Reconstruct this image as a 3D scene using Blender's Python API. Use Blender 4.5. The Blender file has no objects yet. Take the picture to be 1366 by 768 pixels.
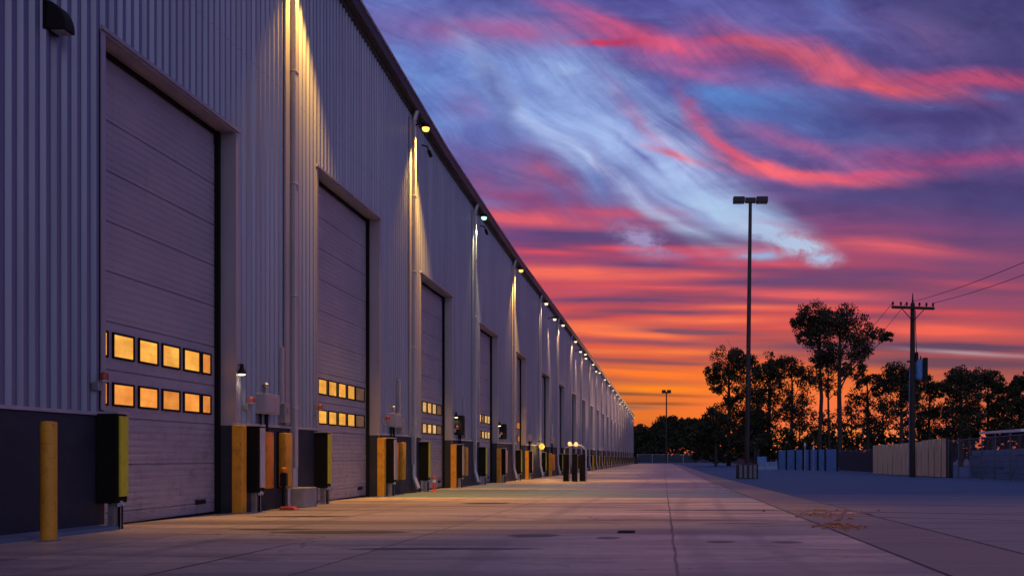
import bpy, bmesh, math, random
from mathutils import Vector, Matrix
random.seed(7)
R = math.radians
scene = bpy.context.scene
COL = scene.collection
CAMZ = 0.79

# ------------------------------------------------------------------ helpers
def s2l(c):
    return tuple(((v / 255.0) / 12.92 if v <= 10.3 else (((v / 255.0) + 0.055) / 1.055) ** 2.4) for v in c)

def zg(y):
    """ground height: the yard drains gently away from the viewer"""
    if y <= 0: return 0.0
    if y <= 70: return -0.0081 * y
    return -0.567 - 0.0042 * (min(y, 420) - 70)

class MB:
    def __init__(self):
        self.v, self.f, self.m = [], [], []
    def add(self, vs, fs, mat=0):
        o = len(self.v)
        self.v += [tuple(p) for p in vs]
        for f in fs:
            self.f.append([o + i for i in f]); self.m.append(mat)
    def box(self, x0, x1, y0, y1, z0, z1, mat=0):
        vs = [(x0,y0,z0),(x1,y0,z0),(x1,y1,z0),(x0,y1,z0),(x0,y0,z1),(x1,y0,z1),(x1,y1,z1),(x0,y1,z1)]
        self.add(vs, [(0,3,2,1),(4,5,6,7),(0,1,5,4),(1,2,6,5),(2,3,7,6),(3,0,4,7)], mat)
    def obox(self, c, sx, sy, sz, rot=None, mat=0):
        M = rot or Matrix.Identity(3)
        vs = []
        for z in (-1, 1):
            for x, y in ((-1,-1),(1,-1),(1,1),(-1,1)):
                vs.append(Vector(c) + M @ Vector((x*sx/2, y*sy/2, z*sz/2)))
        self.add(vs, [(0,3,2,1),(4,5,6,7),(0,1,5,4),(1,2,6,5),(2,3,7,6),(3,0,4,7)], mat)
    def tube(self, pts, r, n=8, mat=0, cap=True):
        pts = [Vector(p) for p in pts]
        rs = r if isinstance(r, (list, tuple)) else [r] * len(pts)
        vs, fs = [], []
        for i, p in enumerate(pts):
            d = (pts[min(i+1, len(pts)-1)] - pts[max(i-1, 0)]).normalized()
            a = Vector((0,0,1)) if abs(d.z) < 0.9 else Vector((1,0,0))
            u = d.cross(a).normalized(); w = d.cross(u).normalized()
            for k in range(n):
                t = 2*math.pi*k/n
                vs.append(p + (u*math.cos(t) + w*math.sin(t)) * rs[i])
        for i in range(len(pts)-1):
            for k in range(n):
                fs.append((i*n+k, i*n+(k+1)%n, (i+1)*n+(k+1)%n, (i+1)*n+k))
        if cap:
            fs.append(tuple(range(n))); fs.append(tuple(reversed(range((len(pts)-1)*n, len(pts)*n))))
        self.add(vs, fs, mat)
    def lathe(self, c, prof, n=16, mat=0, axis='Z', tilt=None):
        vs, fs = [], []
        for (r, h) in prof:
            for k in range(n):
                t = 2*math.pi*k/n
                p = Vector((r*math.cos(t), r*math.sin(t), h))
                if axis == 'X': p = Vector((h, p.x, p.y))
                if tilt: p = tilt @ p
                vs.append(Vector(c) + p)
        for i in range(len(prof)-1):
            for k in range(n):
                fs.append((i*n+k, i*n+(k+1)%n, (i+1)*n+(k+1)%n, (i+1)*n+k))
        fs.append(tuple(range(n))); fs.append(tuple(reversed(range((len(prof)-1)*n, len(prof)*n))))
        self.add(vs, fs, mat)
    def build(self, name, mats, parent=None, bevel=0, smooth=False, loc=None):
        me = bpy.data.meshes.new(name)
        me.from_pydata(self.v, [], self.f)
        if not isinstance(mats, (list, tuple)): mats = [mats]
        for m in mats: me.materials.append(m)
        for i, p in enumerate(me.polygons): p.material_index = self.m[i]
        bm = bmesh.new(); bm.from_mesh(me)
        bmesh.ops.recalc_face_normals(bm, faces=bm.faces)
        if bevel:
            es = [e for e in bm.edges if e.is_manifold and e.calc_face_angle(0) > 0.6]
            bmesh.ops.bevel(bm, geom=es, offset=bevel, segments=2, affect='EDGES', profile=0.6)
        bm.to_mesh(me); bm.free()
        if smooth:
            for p in me.polygons: p.use_smooth = True
            try: me.set_sharp_from_angle(angle=R(38))
            except Exception: pass
        o = bpy.data.objects.new(name, me)
        COL.objects.link(o)
        if parent is not None:
            o.parent = parent
            o.location = -Vector(parent.location) if loc is None else loc
        elif loc is not None: o.location = loc
        return o

def tag(o, label, cat, group=None, kind=None):
    if label: o['label'] = label
    if cat: o['category'] = cat
    if group: o['group'] = group
    if kind: o['kind'] = kind
    return o

def thing(name, label, cat, loc=(0,0,0), group=None):
    o = bpy.data.objects.new(name, None); COL.objects.link(o)
    o.empty_display_size = 0.2
    o.location = loc
    return tag(o, label, cat, group)

def copy_thing(src, loc, label, group=None, rotz=None):
    r = src.copy(); COL.objects.link(r); r.location = loc
    if rotz is not None: r.rotation_euler = (0, 0, rotz)
    r['label'] = label
    if group: r['group'] = group
    for ch in list(src.children):
        c = ch.copy(); COL.objects.link(c); c.parent = r
        for g in list(ch.children):
            d = g.copy(); COL.objects.link(d); d.parent = c
    return r

# ------------------------------------------------------------------ materials
class NT:
    def __init__(self, nt):
        self.nt = nt
    def n(self, typ, **kw):
        x = self.nt.nodes.new(typ)
        for k, v in kw.items(): setattr(x, k, v)
        return x
    def link(self, a, b): self.nt.links.new(a, b)
    def setin(self, sock, v):
        if isinstance(v, bpy.types.NodeSocket): self.link(v, sock)
        elif v is not None: sock.default_value = v
    def math(self, op, a, b=None, c=None, clamp=False):
        x = self.n('ShaderNodeMath', operation=op, use_clamp=clamp)
        for i, v in enumerate((a, b, c)):
            if v is not None: self.setin(x.inputs[i], v)
        return x.outputs[0]
    def vmath(self, op, a, b=None):
        x = self.n('ShaderNodeVectorMath', operation=op)
        self.setin(x.inputs[0], a)
        if b is not None: self.setin(x.inputs[1], b)
        return x.outputs[0]
    def mix(self, f, a, b, blend='MIX'):
        x = self.n('ShaderNodeMix', data_type='RGBA', blend_type=blend)
        self.setin(x.inputs[0], f)
        for sock, v in ((x.inputs[6], a), (x.inputs[7], b)):
            if isinstance(v, (tuple, list)): v = tuple(v)[:3] + (1,)
            self.setin(sock, v)
        return x.outputs[2]
    def noise(self, vec, scale=1, detail=3, rough=0.55, dist=0.0):
        x = self.n('ShaderNodeTexNoise')
        if vec is not None: self.link(vec, x.inputs['Vector'])
        x.inputs['Scale'].default_value = scale; x.inputs['Detail'].default_value = detail
        x.inputs['Roughness'].default_value = rough; x.inputs['Distortion'].default_value = dist
        return x
    def mapping(self, vec, scale=(1,1,1), loc=(0,0,0), rot=(0,0,0), typ='POINT'):
        x = self.n('ShaderNodeMapping', vector_type=typ)
        self.link(vec, x.inputs['Vector'])
        x.inputs['Scale'].default_value = scale; x.inputs['Location'].default_value = loc; x.inputs['Rotation'].default_value = rot
        return x.outputs[0]
    def ramp(self, fac, stops, interp='LINEAR'):
        x = self.n('ShaderNodeValToRGB'); x.color_ramp.interpolation = interp
        el = x.color_ramp.elements
        while len(el) > 1: el.remove(el[-1])
        el[0].position = stops[0][0]; el[0].color = tuple(stops[0][1])[:3] + (1,)
        for p, c in stops[1:]:
            e = el.new(p); e.color = tuple(c)[:3] + (1,)
        self.setin(x.inputs[0], fac)
        return x.outputs[0]
    def maprange(self, v, a, b, c=0.0, d=1.0):
        x = self.n('ShaderNodeMapRange'); x.clamp = True
        self.setin(x.inputs[0], v)
        for i, q in enumerate((a, b, c, d)): x.inputs[i+1].default_value = q
        return x.outputs[0]

def newmat(name):
    m = bpy.data.materials.new(name); m.use_nodes = True
    nt = m.node_tree
    b = nt.nodes['Principled BSDF']
    return m, NT(nt), b

def mat(name, col, rough=0.6, metal=0.0, var=0.12, scale=(3,3,3), bump=0.0, spec=0.5, dirt=None, detail=4):
    """painted / cast surface with mottled colour, uneven gloss and a little relief"""
    m, t, b = newmat(name)
    tc = t.n('ShaderNodeTexCoord').outputs['Object']
    nz = t.noise(t.mapping(tc, scale), 1.0, detail, 0.6)
    f = t.maprange(nz.outputs[0], 0.3, 0.7)
    lo = tuple(max(0, c*(1-var)) for c in col); hi = tuple(min(1, c*(1+var)) for c in col)
    c = t.mix(f, lo, hi)
    if dirt:
        nz2 = t.noise(t.mapping(tc, (scale[0]*2.3, scale[1]*2.3, scale[2]*2.3)), 1.0, 6, 0.7)
        c = t.mix(t.maprange(nz2.outputs[0], 0.52, 0.78), c, dirt)
    if dirt and 'safety' in name or 'hi_vis' in name:
        # chipped and rubbed paint
        ch = t.noise(t.mapping(tc, (16, 16, 5)), 1.0, 6, 0.75)
        c = t.mix(t.maprange(ch.outputs[0], 0.63, 0.67, 0, 0.85), c, (0.07,0.04,0.03))
        rb_ = t.noise(t.mapping(tc, (3, 3, 14), loc=(1,1,1)), 1.0, 5, 0.7)
        c = t.mix(t.maprange(rb_.outputs[0], 0.58, 0.75, 0, 0.6), c, tuple(0.35*v for v in col))
    t.link(c, b.inputs['Base Color'])
    t.link(t.maprange(nz.outputs[0], 0.25, 0.75, max(0.05, rough-0.1), min(1, rough+0.1)), b.inputs['Roughness'])
    b.inputs['Metallic'].default_value = metal
    b.inputs['Specular IOR Level'].default_value = spec
    if bump:
        nb = t.noise(tc, 60, 4, 0.65)
        bn = t.n('ShaderNodeBump'); bn.inputs['Strength'].default_value = bump; bn.inputs['Distance'].default_value = 0.01
        t.link(nb.outputs[0], bn.inputs['Height']); t.link(bn.outputs[0], b.inputs['Normal'])
    return m

def emat(name, col, strength, var=0.0):
    m, t, b = newmat(name)
    b.inputs['Base Color'].default_value = tuple(0.3*c for c in col) + (1,)
    b.inputs['Roughness'].default_value = 0.25
    if var:
        tc = t.n('ShaderNodeTexCoord').outputs['Object']
        nz = t.noise(t.mapping(tc, (1, 2.2, 3.5)), 1.0, 3, 0.5)
        c = t.mix(t.maprange(nz.outputs[0], 0.3, 0.7), tuple(v*(1-var) for v in col), tuple(min(1, v*(1+var*0.6)) for v in col))
        t.link(c, b.inputs['Emission Color'])
    else:
        b.inputs['Emission Color'].default_value = tuple(col) + (1,)
    b.inputs['Emission Strength'].default_value = strength
    return m

M = {}
# ribbed wall: slate-lilac painted steel, faint run-off streaks
def wall_mat():
    m, t, b = newmat('painted_steel_wall')
    tc = t.n('ShaderNodeTexCoord').outputs['Object']
    big = t.noise(t.mapping(tc, (0.2, 0.35, 0.12)), 1.0, 3, 0.5)
    streak = t.noise(t.mapping(tc, (1, 5.0, 0.16)), 1.0, 5, 0.6)
    c = t.mix(t.maprange(big.outputs[0], 0.3, 0.7), (0.20,0.235,0.345), (0.285,0.30,0.40))
    c = t.mix(t.maprange(streak.outputs[0], 0.45, 0.8, 0, 0.30), c, (0.20,0.19,0.24))
    fine = t.noise(tc, 22, 4, 0.7)
    c = t.mix(t.maprange(fine.outputs[0], 0.62, 0.75, 0, 0.22), c, (0.17,0.15,0.16))
    # sheet laps across the cladding
    sep = t.n('ShaderNodeSeparateXYZ'); t.link(tc, sep.inputs[0])
    lap = t.math('LESS_THAN', t.math('ABSOLUTE', t.math('SUBTRACT', sep.outputs[2], 7.15)), 0.006)
    c = t.mix(t.math('MULTIPLY', lap, 0.5), c, (0.12,0.12,0.16))
    t.link(c, b.inputs['Base Color'])
    t.link(t.maprange(streak.outputs[0], 0.3, 0.75, 0.34, 0.52), b.inputs['Roughness'])
    b.inputs['Metallic'].default_value = 0.6
    return m
M['wall'] = wall_mat()
M['trim'] = mat('trim_metal', (0.36,0.35,0.42), 0.42, 0.3, 0.10, (2,2,0.5))
M['spout'] = mat('spout_metal', (0.45,0.45,0.52), 0.38, 0.4, 0.10, (3,3,0.6))
M['fascia'] = mat('fascia_metal', (0.045,0.047,0.07), 0.5, 0.1, 0.12, (1,0.4,1))
M['roof'] = mat('roof_metal', (0.30,0.30,0.33), 0.45, 0.4, 0.1, (1,1,1))
def door_mat():
    m, t, b = newmat('door_panel_paint')
    tc = t.n('ShaderNodeTexCoord').outputs['Object']
    big = t.noise(t.mapping(tc, (0.5, 0.5, 0.9)), 1.0, 4, 0.6)
    c = t.mix(t.maprange(big.outputs[0], 0.3, 0.7), (0.31,0.31,0.41), (0.40,0.38,0.47))
    sc = t.noise(t.mapping(tc, (1, 0.7, 22)), 1.0, 5, 0.7)
    c = t.mix(t.maprange(sc.outputs[0], 0.5, 0.75, 0, 0.35), c, (0.22,0.20,0.26))
    sp = t.n('ShaderNodeSeparateXYZ'); t.link(tc, sp.inputs[0])
    scuff = t.noise(t.mapping(tc, (1, 3.0, 5.0), loc=(2,5,1)), 1.0, 6, 0.72).outputs[0]
    low = t.maprange(sp.outputs[2], 2.6, -0.1, 0.0, 1.0)
    c = t.mix(t.math('MULTIPLY', t.maprange(scuff, 0.50, 0.72, 0, 0.75), low), c, (0.12,0.10,0.12))
    run = t.noise(t.mapping(tc, (1, 7.0, 0.25), loc=(1,2,3)), 1.0, 5, 0.65).outputs[0]
    c = t.mix(t.maprange(run, 0.55, 0.8, 0, 0.35), c, (0.18,0.16,0.20))
    t.link(c, b.inputs['Base Color'])
    t.link(t.maprange(sc.outputs[0], 0.3, 0.7, 0.4, 0.6), b.inputs['Roughness'])
    b.inputs['Metallic'].default_value = 0.15
    return m
M['door'] = door_mat()
M['rubber'] = mat('black_rubber', (0.008,0.008,0.009), 0.8, 0, 0.3, (6,6,6), 0.2, spec=0.15)
M['black'] = mat('black_steel', (0.009,0.009,0.011), 0.6, 0, 0.25, (5,5,5), 0.1, spec=0.2)
M['wainscot'] = mat('dark_precast', (0.017,0.022,0.040), 0.7, 0, 0.25, (1.5,1.5,3), 0.35, dirt=(0.032,0.036,0.055))
M['foundation'] = mat('grey_blue_foundation', (0.16,0.17,0.22), 0.75, 0, 0.2, (2,2,4), 0.3, dirt=(0.08,0.08,0.1))
M['yellow'] = mat('safety_yellow', (0.66,0.31,0.015), 0.5, 0, 0.16, (4,4,3), 0.1, dirt=(0.34,0.17,0.03))
M['orange'] = mat('safety_orange', (0.70,0.22,0.012), 0.5, 0, 0.15, (4,4,3), 0.1, dirt=(0.34,0.13,0.03))
M['lime'] = mat('hi_vis_yellow_green', (0.60,0.58,0.02), 0.5, 0, 0.15, (4,4,3), 0.1, dirt=(0.38,0.36,0.03))
M['pale'] = mat('pale_painted_panel', (0.50,0.46,0.50), 0.6, 0, 0.12, (5,5,3), 0.1, dirt=(0.3,0.27,0.28))
M['box'] = mat('grey_enclosure', (0.36,0.35,0.43), 0.45, 0.2, 0.08, (4,4,4))
M['galv'] = mat('galvanised_steel', (0.40,0.40,0.44), 0.42, 0.7, 0.2, (9,9,9))
M['concrete_block'] = mat('cast_concrete', (0.30,0.29,0.30), 0.85, 0, 0.15, (4,4,4), 0.5, dirt=(0.2,0.19,0.2))
M['red'] = mat('red_orange_plastic', (0.60,0.08,0.03), 0.4, 0, 0.1)
M['timber'] = mat('weathered_timber', (0.66,0.51,0.34), 0.85, 0, 0.22, (6,6,0.8), 0.3)
M['pole_wood'] = mat('pole_timber', (0.022,0.019,0.019), 0.85, 0, 0.3, (8,8,0.5), 0.3)
M['pole_steel'] = mat('dark_bronze_steel', (0.022,0.020,0.024), 0.45, 0.3, 0.2, (4,4,1))
M['blue_sheet'] = mat('blue_sheet_panel', (0.11,0.27,0.60), 0.6, 0.1, 0.16, (2,2,1.2), 0.1, dirt=(0.07,0.14,0.28))
M['block_wall'] = mat('blue_grey_stone', (0.14,0.24,0.42), 0.8, 0, 0.35, (5,5,9), 0.5)
M['white'] = mat('white_paint', (0.72,0.72,0.76), 0.5, 0, 0.06)
M['trans_sheen_blue'] = mat('transformer_and_sheen_blue', (0.05,0.17,0.40), 0.4, 0.1, 0.2, (5,5,5))
M['bark'] = mat('bark', (0.035,0.028,0.024), 0.9, 0, 0.3, (6,6,1.5), 0.4)
def leaf_mat(name, col):
    m, t, b = newmat(name)
    g = t.n('ShaderNodeNewGeometry')
    c = t.mix(t.math('MULTIPLY', g.outputs['Random Per Island'], 1.0), tuple(0.6*v for v in col), tuple(1.5*v for v in col))
    t.link(c, b.inputs['Base Color']); b.inputs['Roughness'].default_value = 0.7
    b.inputs['Specular IOR Level'].default_value = 0.25
    return m
M['leaf'] = leaf_mat('dark_leaves', (0.030,0.036,0.020))
M['leaf2'] = leaf_mat('brown_green_leaves', (0.042,0.036,0.020))
M['shrub'] = leaf_mat('shrub_leaves', (0.05,0.07,0.03))

# ------------------------------------------------------------------ camera
cam_d = bpy.data.cameras.new('camera'); cam = bpy.data.objects.new('camera', cam_d); COL.objects.link(cam)
cam.location = (0, 0, CAMZ); cam.rotation_euler = (R(90), 0, 0)
cam_d.sensor_width = 36; cam_d.lens = 1400/1366*36
cam_d.shift_x = -(885-683)/1366; cam_d.shift_y = (606-384)/1366
cam_d.clip_start = 0.1; cam_d.clip_end = 6000
scene.camera = cam
REAR = [(104,88,140), (54,74,156), (140,118,150)]
BACK = [(168,158,190), (176,174,206)]
SUN_EL, SUN_AZ = 0.5, 9.0
# ------------------------------------------------------------------ sky: a dusk sky of lit cloud bands, drawn by direction
world = bpy.data.worlds.new('World'); scene.world = world; world.use_nodes = True
wt = world.node_tree; wt.nodes.clear()
t = NT(wt)
out = t.n('ShaderNodeOutputWorld')
gen = t.n('ShaderNodeTexCoord').outputs['Generated']      # the direction of view
sep = t.n('ShaderNodeSeparateXYZ'); t.link(gen, sep.inputs[0])
dx, dy, dz = sep.outputs
ay = t.math('MAXIMUM', t.math('ABSOLUTE', dy), 0.06)
U = t.math('MULTIPLY_ADD', t.math('DIVIDE', dx, ay), 14.0, 8.85)
V = t.math('MULTIPLY_ADD', t.math('DIVIDE', dz, ay), -14.0, 6.06)
comb = t.n('ShaderNodeCombineXYZ'); t.link(U, comb.inputs[0]); t.link(V, comb.inputs[1])
P0 = comb.outputs[0]
# wind-drawn distortion of everything that follows
w1 = t.noise(t.mapping(P0, (0.36, 0.75, 1)), 1.0, 1.6, 0.45)
w2 = t.noise(t.mapping(P0, (0.9, 2.6, 1), loc=(3, 7, 0)), 1.0, 2, 0.5)
upV = t.maprange(V, 4.2, 1.5, 0.22, 1.0)
vs3 = t.n('ShaderNodeCombineXYZ'); vs3.inputs[0].default_value = 1; t.link(upV, vs3.inputs[1])
off1 = t.vmath('MULTIPLY', t.vmath('SUBTRACT', w1.outputs['Color'], (0.5,0.5,0.5)), (0.7, 0.36, 0)); off1 = t.vmath('MULTIPLY', off1, vs3.outputs[0])
off2 = t.vmath('MULTIPLY', t.vmath('SUBTRACT', w2.outputs['Color'], (0.5,0.5,0.5)), (0.45, 0.16, 0)); off2 = t.vmath('MULTIPLY', off2, vs3.outputs[0])
PS = t.vmath('ADD', P0, t.vmath('MULTIPLY', off1, (1.7, 2.2, 0)))
P1 = t.vmath('ADD', t.vmath('ADD', P0, off1), off2)
# fibres: level ones low down, slanting wisps higher up
fh = t.noise(t.mapping(PS, (0.32, 4.6, 1)), 1.0, 5, 0.6, 0.3).outputs[0]
fd = t.noise(t.mapping(t.mapping(PS, rot=(0,0,R(-31))), (0.40, 3.8, 1), loc=(5,1,0)), 1.0, 5, 0.62, 0.5).outputs[0]
puff = t.noise(t.mapping(P1, (2.6, 4.2, 1), loc=(2,9,0)), 1.0, 8, 0.68, 0.12).outputs[0]
fd2 = t.noise(t.mapping(t.mapping(PS, rot=(0,0,R(-38))), (0.9, 9.0, 1), loc=(1,4,0)), 1.0, 6, 0.68, 0.6).outputs[0]
up = t.maprange(V, 3.4, 2.2)                     # 1 high, 0 low
FH = t.maprange(fh, 0.30, 0.70); FD = t.math('ADD', t.math('MULTIPLY', t.maprange(fd, 0.30, 0.70), 0.62), t.math('MULTIPLY', t.maprange(fd2, 0.30, 0.70), 0.38)); PF = t.maprange(puff, 0.36, 0.62)
fib = t.math('ADD', t.math('MULTIPLY', FH, t.math('SUBTRACT', 1.0, up)), t.math('MULTIPLY', FD, up))
modB = t.math('MULTIPLY_ADD', fib, 1.15, 0.42)    # for broad bands
PF2 = t.maprange(t.noise(t.mapping(t.mapping(P1, rot=(0,0,R(-25))), (0.8, 2.0, 1), loc=(8,3,0)), 1.0, 7, 0.66, 0.25).outputs[0], 0.34, 0.66)
modB = t.math('MULTIPLY', modB, t.math('MULTIPLY_ADD', t.math('MULTIPLY', PF2, up), 0.7, t.math('MULTIPLY_ADD', up, -0.35, 1.0)))
modP = t.math('MULTIPLY_ADD', PF, 1.3, 0.1)      # for broken puffs
# base gradient
sepP = t.n('ShaderNodeSeparateXYZ'); t.link(P1, sepP.inputs[0])
Vw = sepP.outputs[1]
g = t.maprange(Vw, -6.0, 7.0)
st = [(-600,(52,56,112)),(-250,(66,68,130)),(-60,(84,84,150)),(60,(98,96,166)),(180,(104,102,164)),(250,(116,92,150)),(310,(146,70,116)),(370,(186,72,96)),(430,(216,80,76)),
      (475,(232,92,58)),(510,(246,116,38)),(545,(230,112,40)),(600,(220,98,48)),(690,(150,80,60))]
base = t.ramp(g, [((p/100+6)/13, s2l(c)) for p, c in st])
dark = t.ramp(g, [((p/100+6)/13, s2l(c)) for p, c in [(-600,(44,46,98)),(0,(74,72,136)),(200,(80,72,134)),(330,(86,62,112)),(420,(112,62,96)),(480,(150,76,84)),(530,(196,104,56)),(690,(120,60,50))]])
c = t.mix(t.maprange(t.noise(t.mapping(P1, (0.22, 3.0, 1), loc=(9,2,0)), 1.0, 4, 0.55).outputs[0], 0.42, 0.62, 0, 0.9), base, dark)
# right-hand side of the sky is deeper
c = t.mix(t.maprange(sepP.outputs[0], 10.3, 13.6, 0, 0.75), c, t.ramp(g, [((p/100+6)/13, s2l(q)) for p, q in [(-600,(40,42,92)),(0,(64,60,112)),(150,(80,66,122)),(300,(92,66,118)),(380,(122,68,106)),(440,(158,70,92)),(490,(122,70,88)),(530,(170,84,76)),(580,(216,104,72)),(690,(120,60,50))]]))
def stroke(cx, cy, rx, ry, ang, col, a, mod=None):
    global c
    m = t.n('ShaderNodeMapping', vector_type='TEXTURE')
    t.link(P1, m.inputs['Vector'])
    m.inputs['Location'].default_value = (cx/100, cy/100, 0); m.inputs['Rotation'].default_value = (0, 0, R(ang)); m.inputs['Scale'].default_value = (rx/100, ry/100, 1)
    gr = t.n('ShaderNodeTexGradient', gradient_type='QUADRATIC_SPHERE'); t.link(m.outputs[0], gr.inputs[0])
    k = t.math('MULTIPLY', gr.outputs['Fac'], a*2.0)
    f = t.math('MULTIPLY', k, modB if mod is None else mod, clamp=True)
    c = t.mix(f, c, s2l(col))
S = [
 # high pale-blue sheet sweeping down to the right
 (570,70,230,150,40,(102,120,190),.8),(600,135,190,95,35,(104,136,202),.75),(720,125,260,110,24,(124,152,212),.8),(800,160,250,110,28,(138,164,218),.8),
 (870,210,230,85,30,(152,172,222),.8),(935,258,200,60,27,(158,180,224),.85),(990,288,130,36,20,(164,192,226),.8),(660,180,120,50,40,(104,118,186),.5),
 (780,235,90,45,40,(122,148,206),.5),(655,265,60,25,30,(118,120,182),.5),
 # blue opening upper right
 (1000,135,210,52,10,(84,122,190),.8),(1090,160,190,44,10,(76,90,152),.6),(940,20,190,45,15,(98,98,168),.5),(1110,15,90,50,50,(84,96,164),.5),
 # dark violet
 (1310,20,330,90,18,(66,62,114),.7),(1230,40,150,50,25,(98,78,130),.4),(1260,150,260,58,4,(76,70,128),.8),(1330,265,320,58,2,(70,62,116),.85),(1150,268,200,26,6,(78,70,126),.75),
 (1210,290,260,26,5,(96,66,118),.5),
 # mauve and pink, top
 (600,42,210,46,6,(142,98,158),.5),(690,50,180,34,4,(158,96,152),.5),(555,60,60,30,60,(112,100,166),.3),(800,32,160,34,22,(186,86,136),.6),(880,62,190,34,10,(206,86,126),.75),(812,63,90,11,-2,(196,60,98),.75),
 (990,58,130,18,-3,(196,76,118),.6),(1060,72,200,42,14,(206,94,120),.7),(1150,98,230,40,12,(208,92,114),.75),(1290,104,260,30,2,(188,80,120),.75),(1180,112,160,18,6,(222,92,102),.6),(930,95,170,20,8,(172,100,158),.5),
 # pink hook
 (915,120,70,26,58,(124,96,156),.45),(938,160,70,24,55,(170,84,132),.55),(972,197,80,24,38,(216,86,116),.7),(1015,222,120,24,18,(236,100,116),.8),(1085,236,170,20,7,(234,100,112),.8),(1170,238,160,22,0,(192,76,116),.6),
 (1290,216,260,24,-1,(160,74,126),.65),(1080,196,180,22,20,(166,102,154),.5),(1190,205,200,20,5,(130,78,134),.4),
 (830,130,100,16,50,(140,112,172),.4),(862,168,110,20,42,(176,116,164),.45),(905,206,80,13,16,(216,96,120),.6),(850,205,120,12,38,(112,122,184),.4),
 (790,215,90,14,60,(140,122,180),.3),
 # left pinks
 (620,145,70,40,20,(126,92,154),.35),(660,205,140,30,15,(128,96,156),.4),(722,226,80,46,35,(158,84,128),.6),(690,262,160,24,8,(140,78,130),.6),(650,240,60,40,20,(140,86,138),.4),
 (690,290,240,22,3,(222,94,110),.75),(800,280,180,16,0,(204,82,112),.5),(780,311,230,18,1,(92,66,118),.7),(660,316,120,14,0,(104,68,122),.6),
 (955,336,190,14,-2,(206,84,112),.7),(880,352,240,14,1,(98,66,116),.6),(1060,318,90,18,25,(184,80,120),.6),(1180,331,240,20,5,(214,90,106),.7),(1290,350,200,18,2,(120,68,112),.5),
 (720,335,160,9,2,(206,74,98),.6),(850,330,170,9,1,(214,78,98),.6),(1020,352,160,9,1,(210,74,96),.6),(880,384,220,9,1,(226,84,88),.65),(1120,412,170,10,1,(226,82,86),.6),(1300,418,160,10,1,(214,76,84),.6),(1330,378,150,9,2,(190,74,100),.5),(700,398,90,8,2,(232,92,80),.6),
 # long low bands
 (770,364,250,17,2,(242,106,90),.9),(930,366,150,12,2,(220,92,96),.6),(1020,376,240,13,-1,(104,66,112),.65),(1180,366,260,18,1,(104,64,112),.5),(1090,394,260,15,2,(220,90,98),.7),
 (790,388,200,10,1,(190,78,100),.5),(850,402,280,11,1,(112,66,106),.65),(1000,410,180,9,-1,(240,108,84),.6),(1270,400,200,16,1,(140,70,108),.5),
 (800,441,220,17,4,(252,118,74),.9),(950,428,180,10,-1,(250,116,76),.75),(900,417,220,7,0,(122,70,100),.6),(930,442,200,8,1,(128,74,96),.55),(1250,440,220,18,2,(238,96,82),.85),(1120,432,160,14,3,(226,92,90),.6),
 (1260,463,280,12,1,(88,62,94),.75),(1300,471,200,6,3,(168,140,152),.6),(1260,484,280,13,1,(104,66,88),.65),(1100,462,160,12,0,(120,70,94),.5),
 (870,457,260,8,1,(150,78,92),.6),(880,469,260,9,0,(255,126,62),.7),(850,482,240,6,1,(146,78,82),.65),(870,498,280,15,1,(252,120,44),.75),(840,492,200,5,1,(190,96,76),.4),(900,518,260,12,0,(255,134,30),.75),
 (930,527,160,4,1,(136,78,46),.75),(915,538,200,4.5,0,(112,72,50),.75),(840,543,110,6,0,(132,98,84),.55),(830,526,100,4,0,(128,84,60),.6),(880,556,240,10,0,(216,116,46),.6),
 (1050,545,250,85,0,(246,116,52),1.0),(1145,565,260,75,0,(242,112,66),1.0),(1280,580,240,60,0,(226,104,72),.8),(1130,585,200,30,0,(255,140,70),.7),
 # pale wisps and dark rifts across the blue sheet
 (640,95,150,12,52,(150,170,216),.55),(700,150,150,10,48,(158,178,222),.5),(760,105,190,11,18,(148,168,214),.5),(850,120,170,12,28,(140,164,214),.5),(845,262,190,9,34,(178,192,230),.6),(915,300,150,8,24,(176,196,228),.6),(775,205,170,9,36,(172,186,226),.55),(890,185,150,9,40,(176,188,226),.5),
 (655,115,110,15,58,(86,98,160),.5),(688,170,80,18,72,(92,98,160),.5),(735,255,90,10,48,(100,104,164),.45),(820,225,150,7,36,(104,116,176),.5),(905,265,150,6,28,(110,122,180),.5),(765,150,120,9,30,(102,122,184),.4),(575,140,90,14,60,(88,112,182),.45),
 (1140,130,170,10,8,(80,98,164),.45),(1060,170,120,8,14,(96,120,186),.5),(1200,185,160,9,8,(88,92,152),.45),(1330,60,180,14,12,(84,76,130),.5),(1000,30,130,12,30,(108,104,170),.5),(1160,45,150,10,24,(104,92,152),.5),
]
NW = 21
S = S[:-NW] + [(q[0],q[1],q[2]*1.1,q[3]*1.9,q[4],q[5],q[6]*.55) for q in S[-NW:]]
# the coloured bands of the upper sky are thin
S = [(q[0],q[1],q[2],q[3]*(.8 if q[1] < 260 and q[5][0] > 180 else 1),q[4],q[5],q[6]) for q in S]
for s in S:
    if s[1] > 395 and sum(s[5]) < 345: s = s[:6] + (s[6]*1.4,)
    stroke(*s)
# broken bright puffs
for s in [(1050,326,80,30,14,(176,194,222),1.0),(1010,306,60,22,20,(172,192,224),.9),(1085,346,50,16,5,(168,186,220),.8),(1000,340,40,14,-5,(150,170,212),.6),(858,318,80,34,22,(156,140,186),.75),(905,338,60,12,10,(140,110,160),.5),
          (1240,140,60,12,5,(94,98,158),.6),(1320,130,60,14,12,(92,100,160),.6),(1290,190,50,14,0,(92,92,152),.5),(930,135,30,9,-20,(150,90,140),.6)]:
    stroke(*s, mod=modP)
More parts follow.
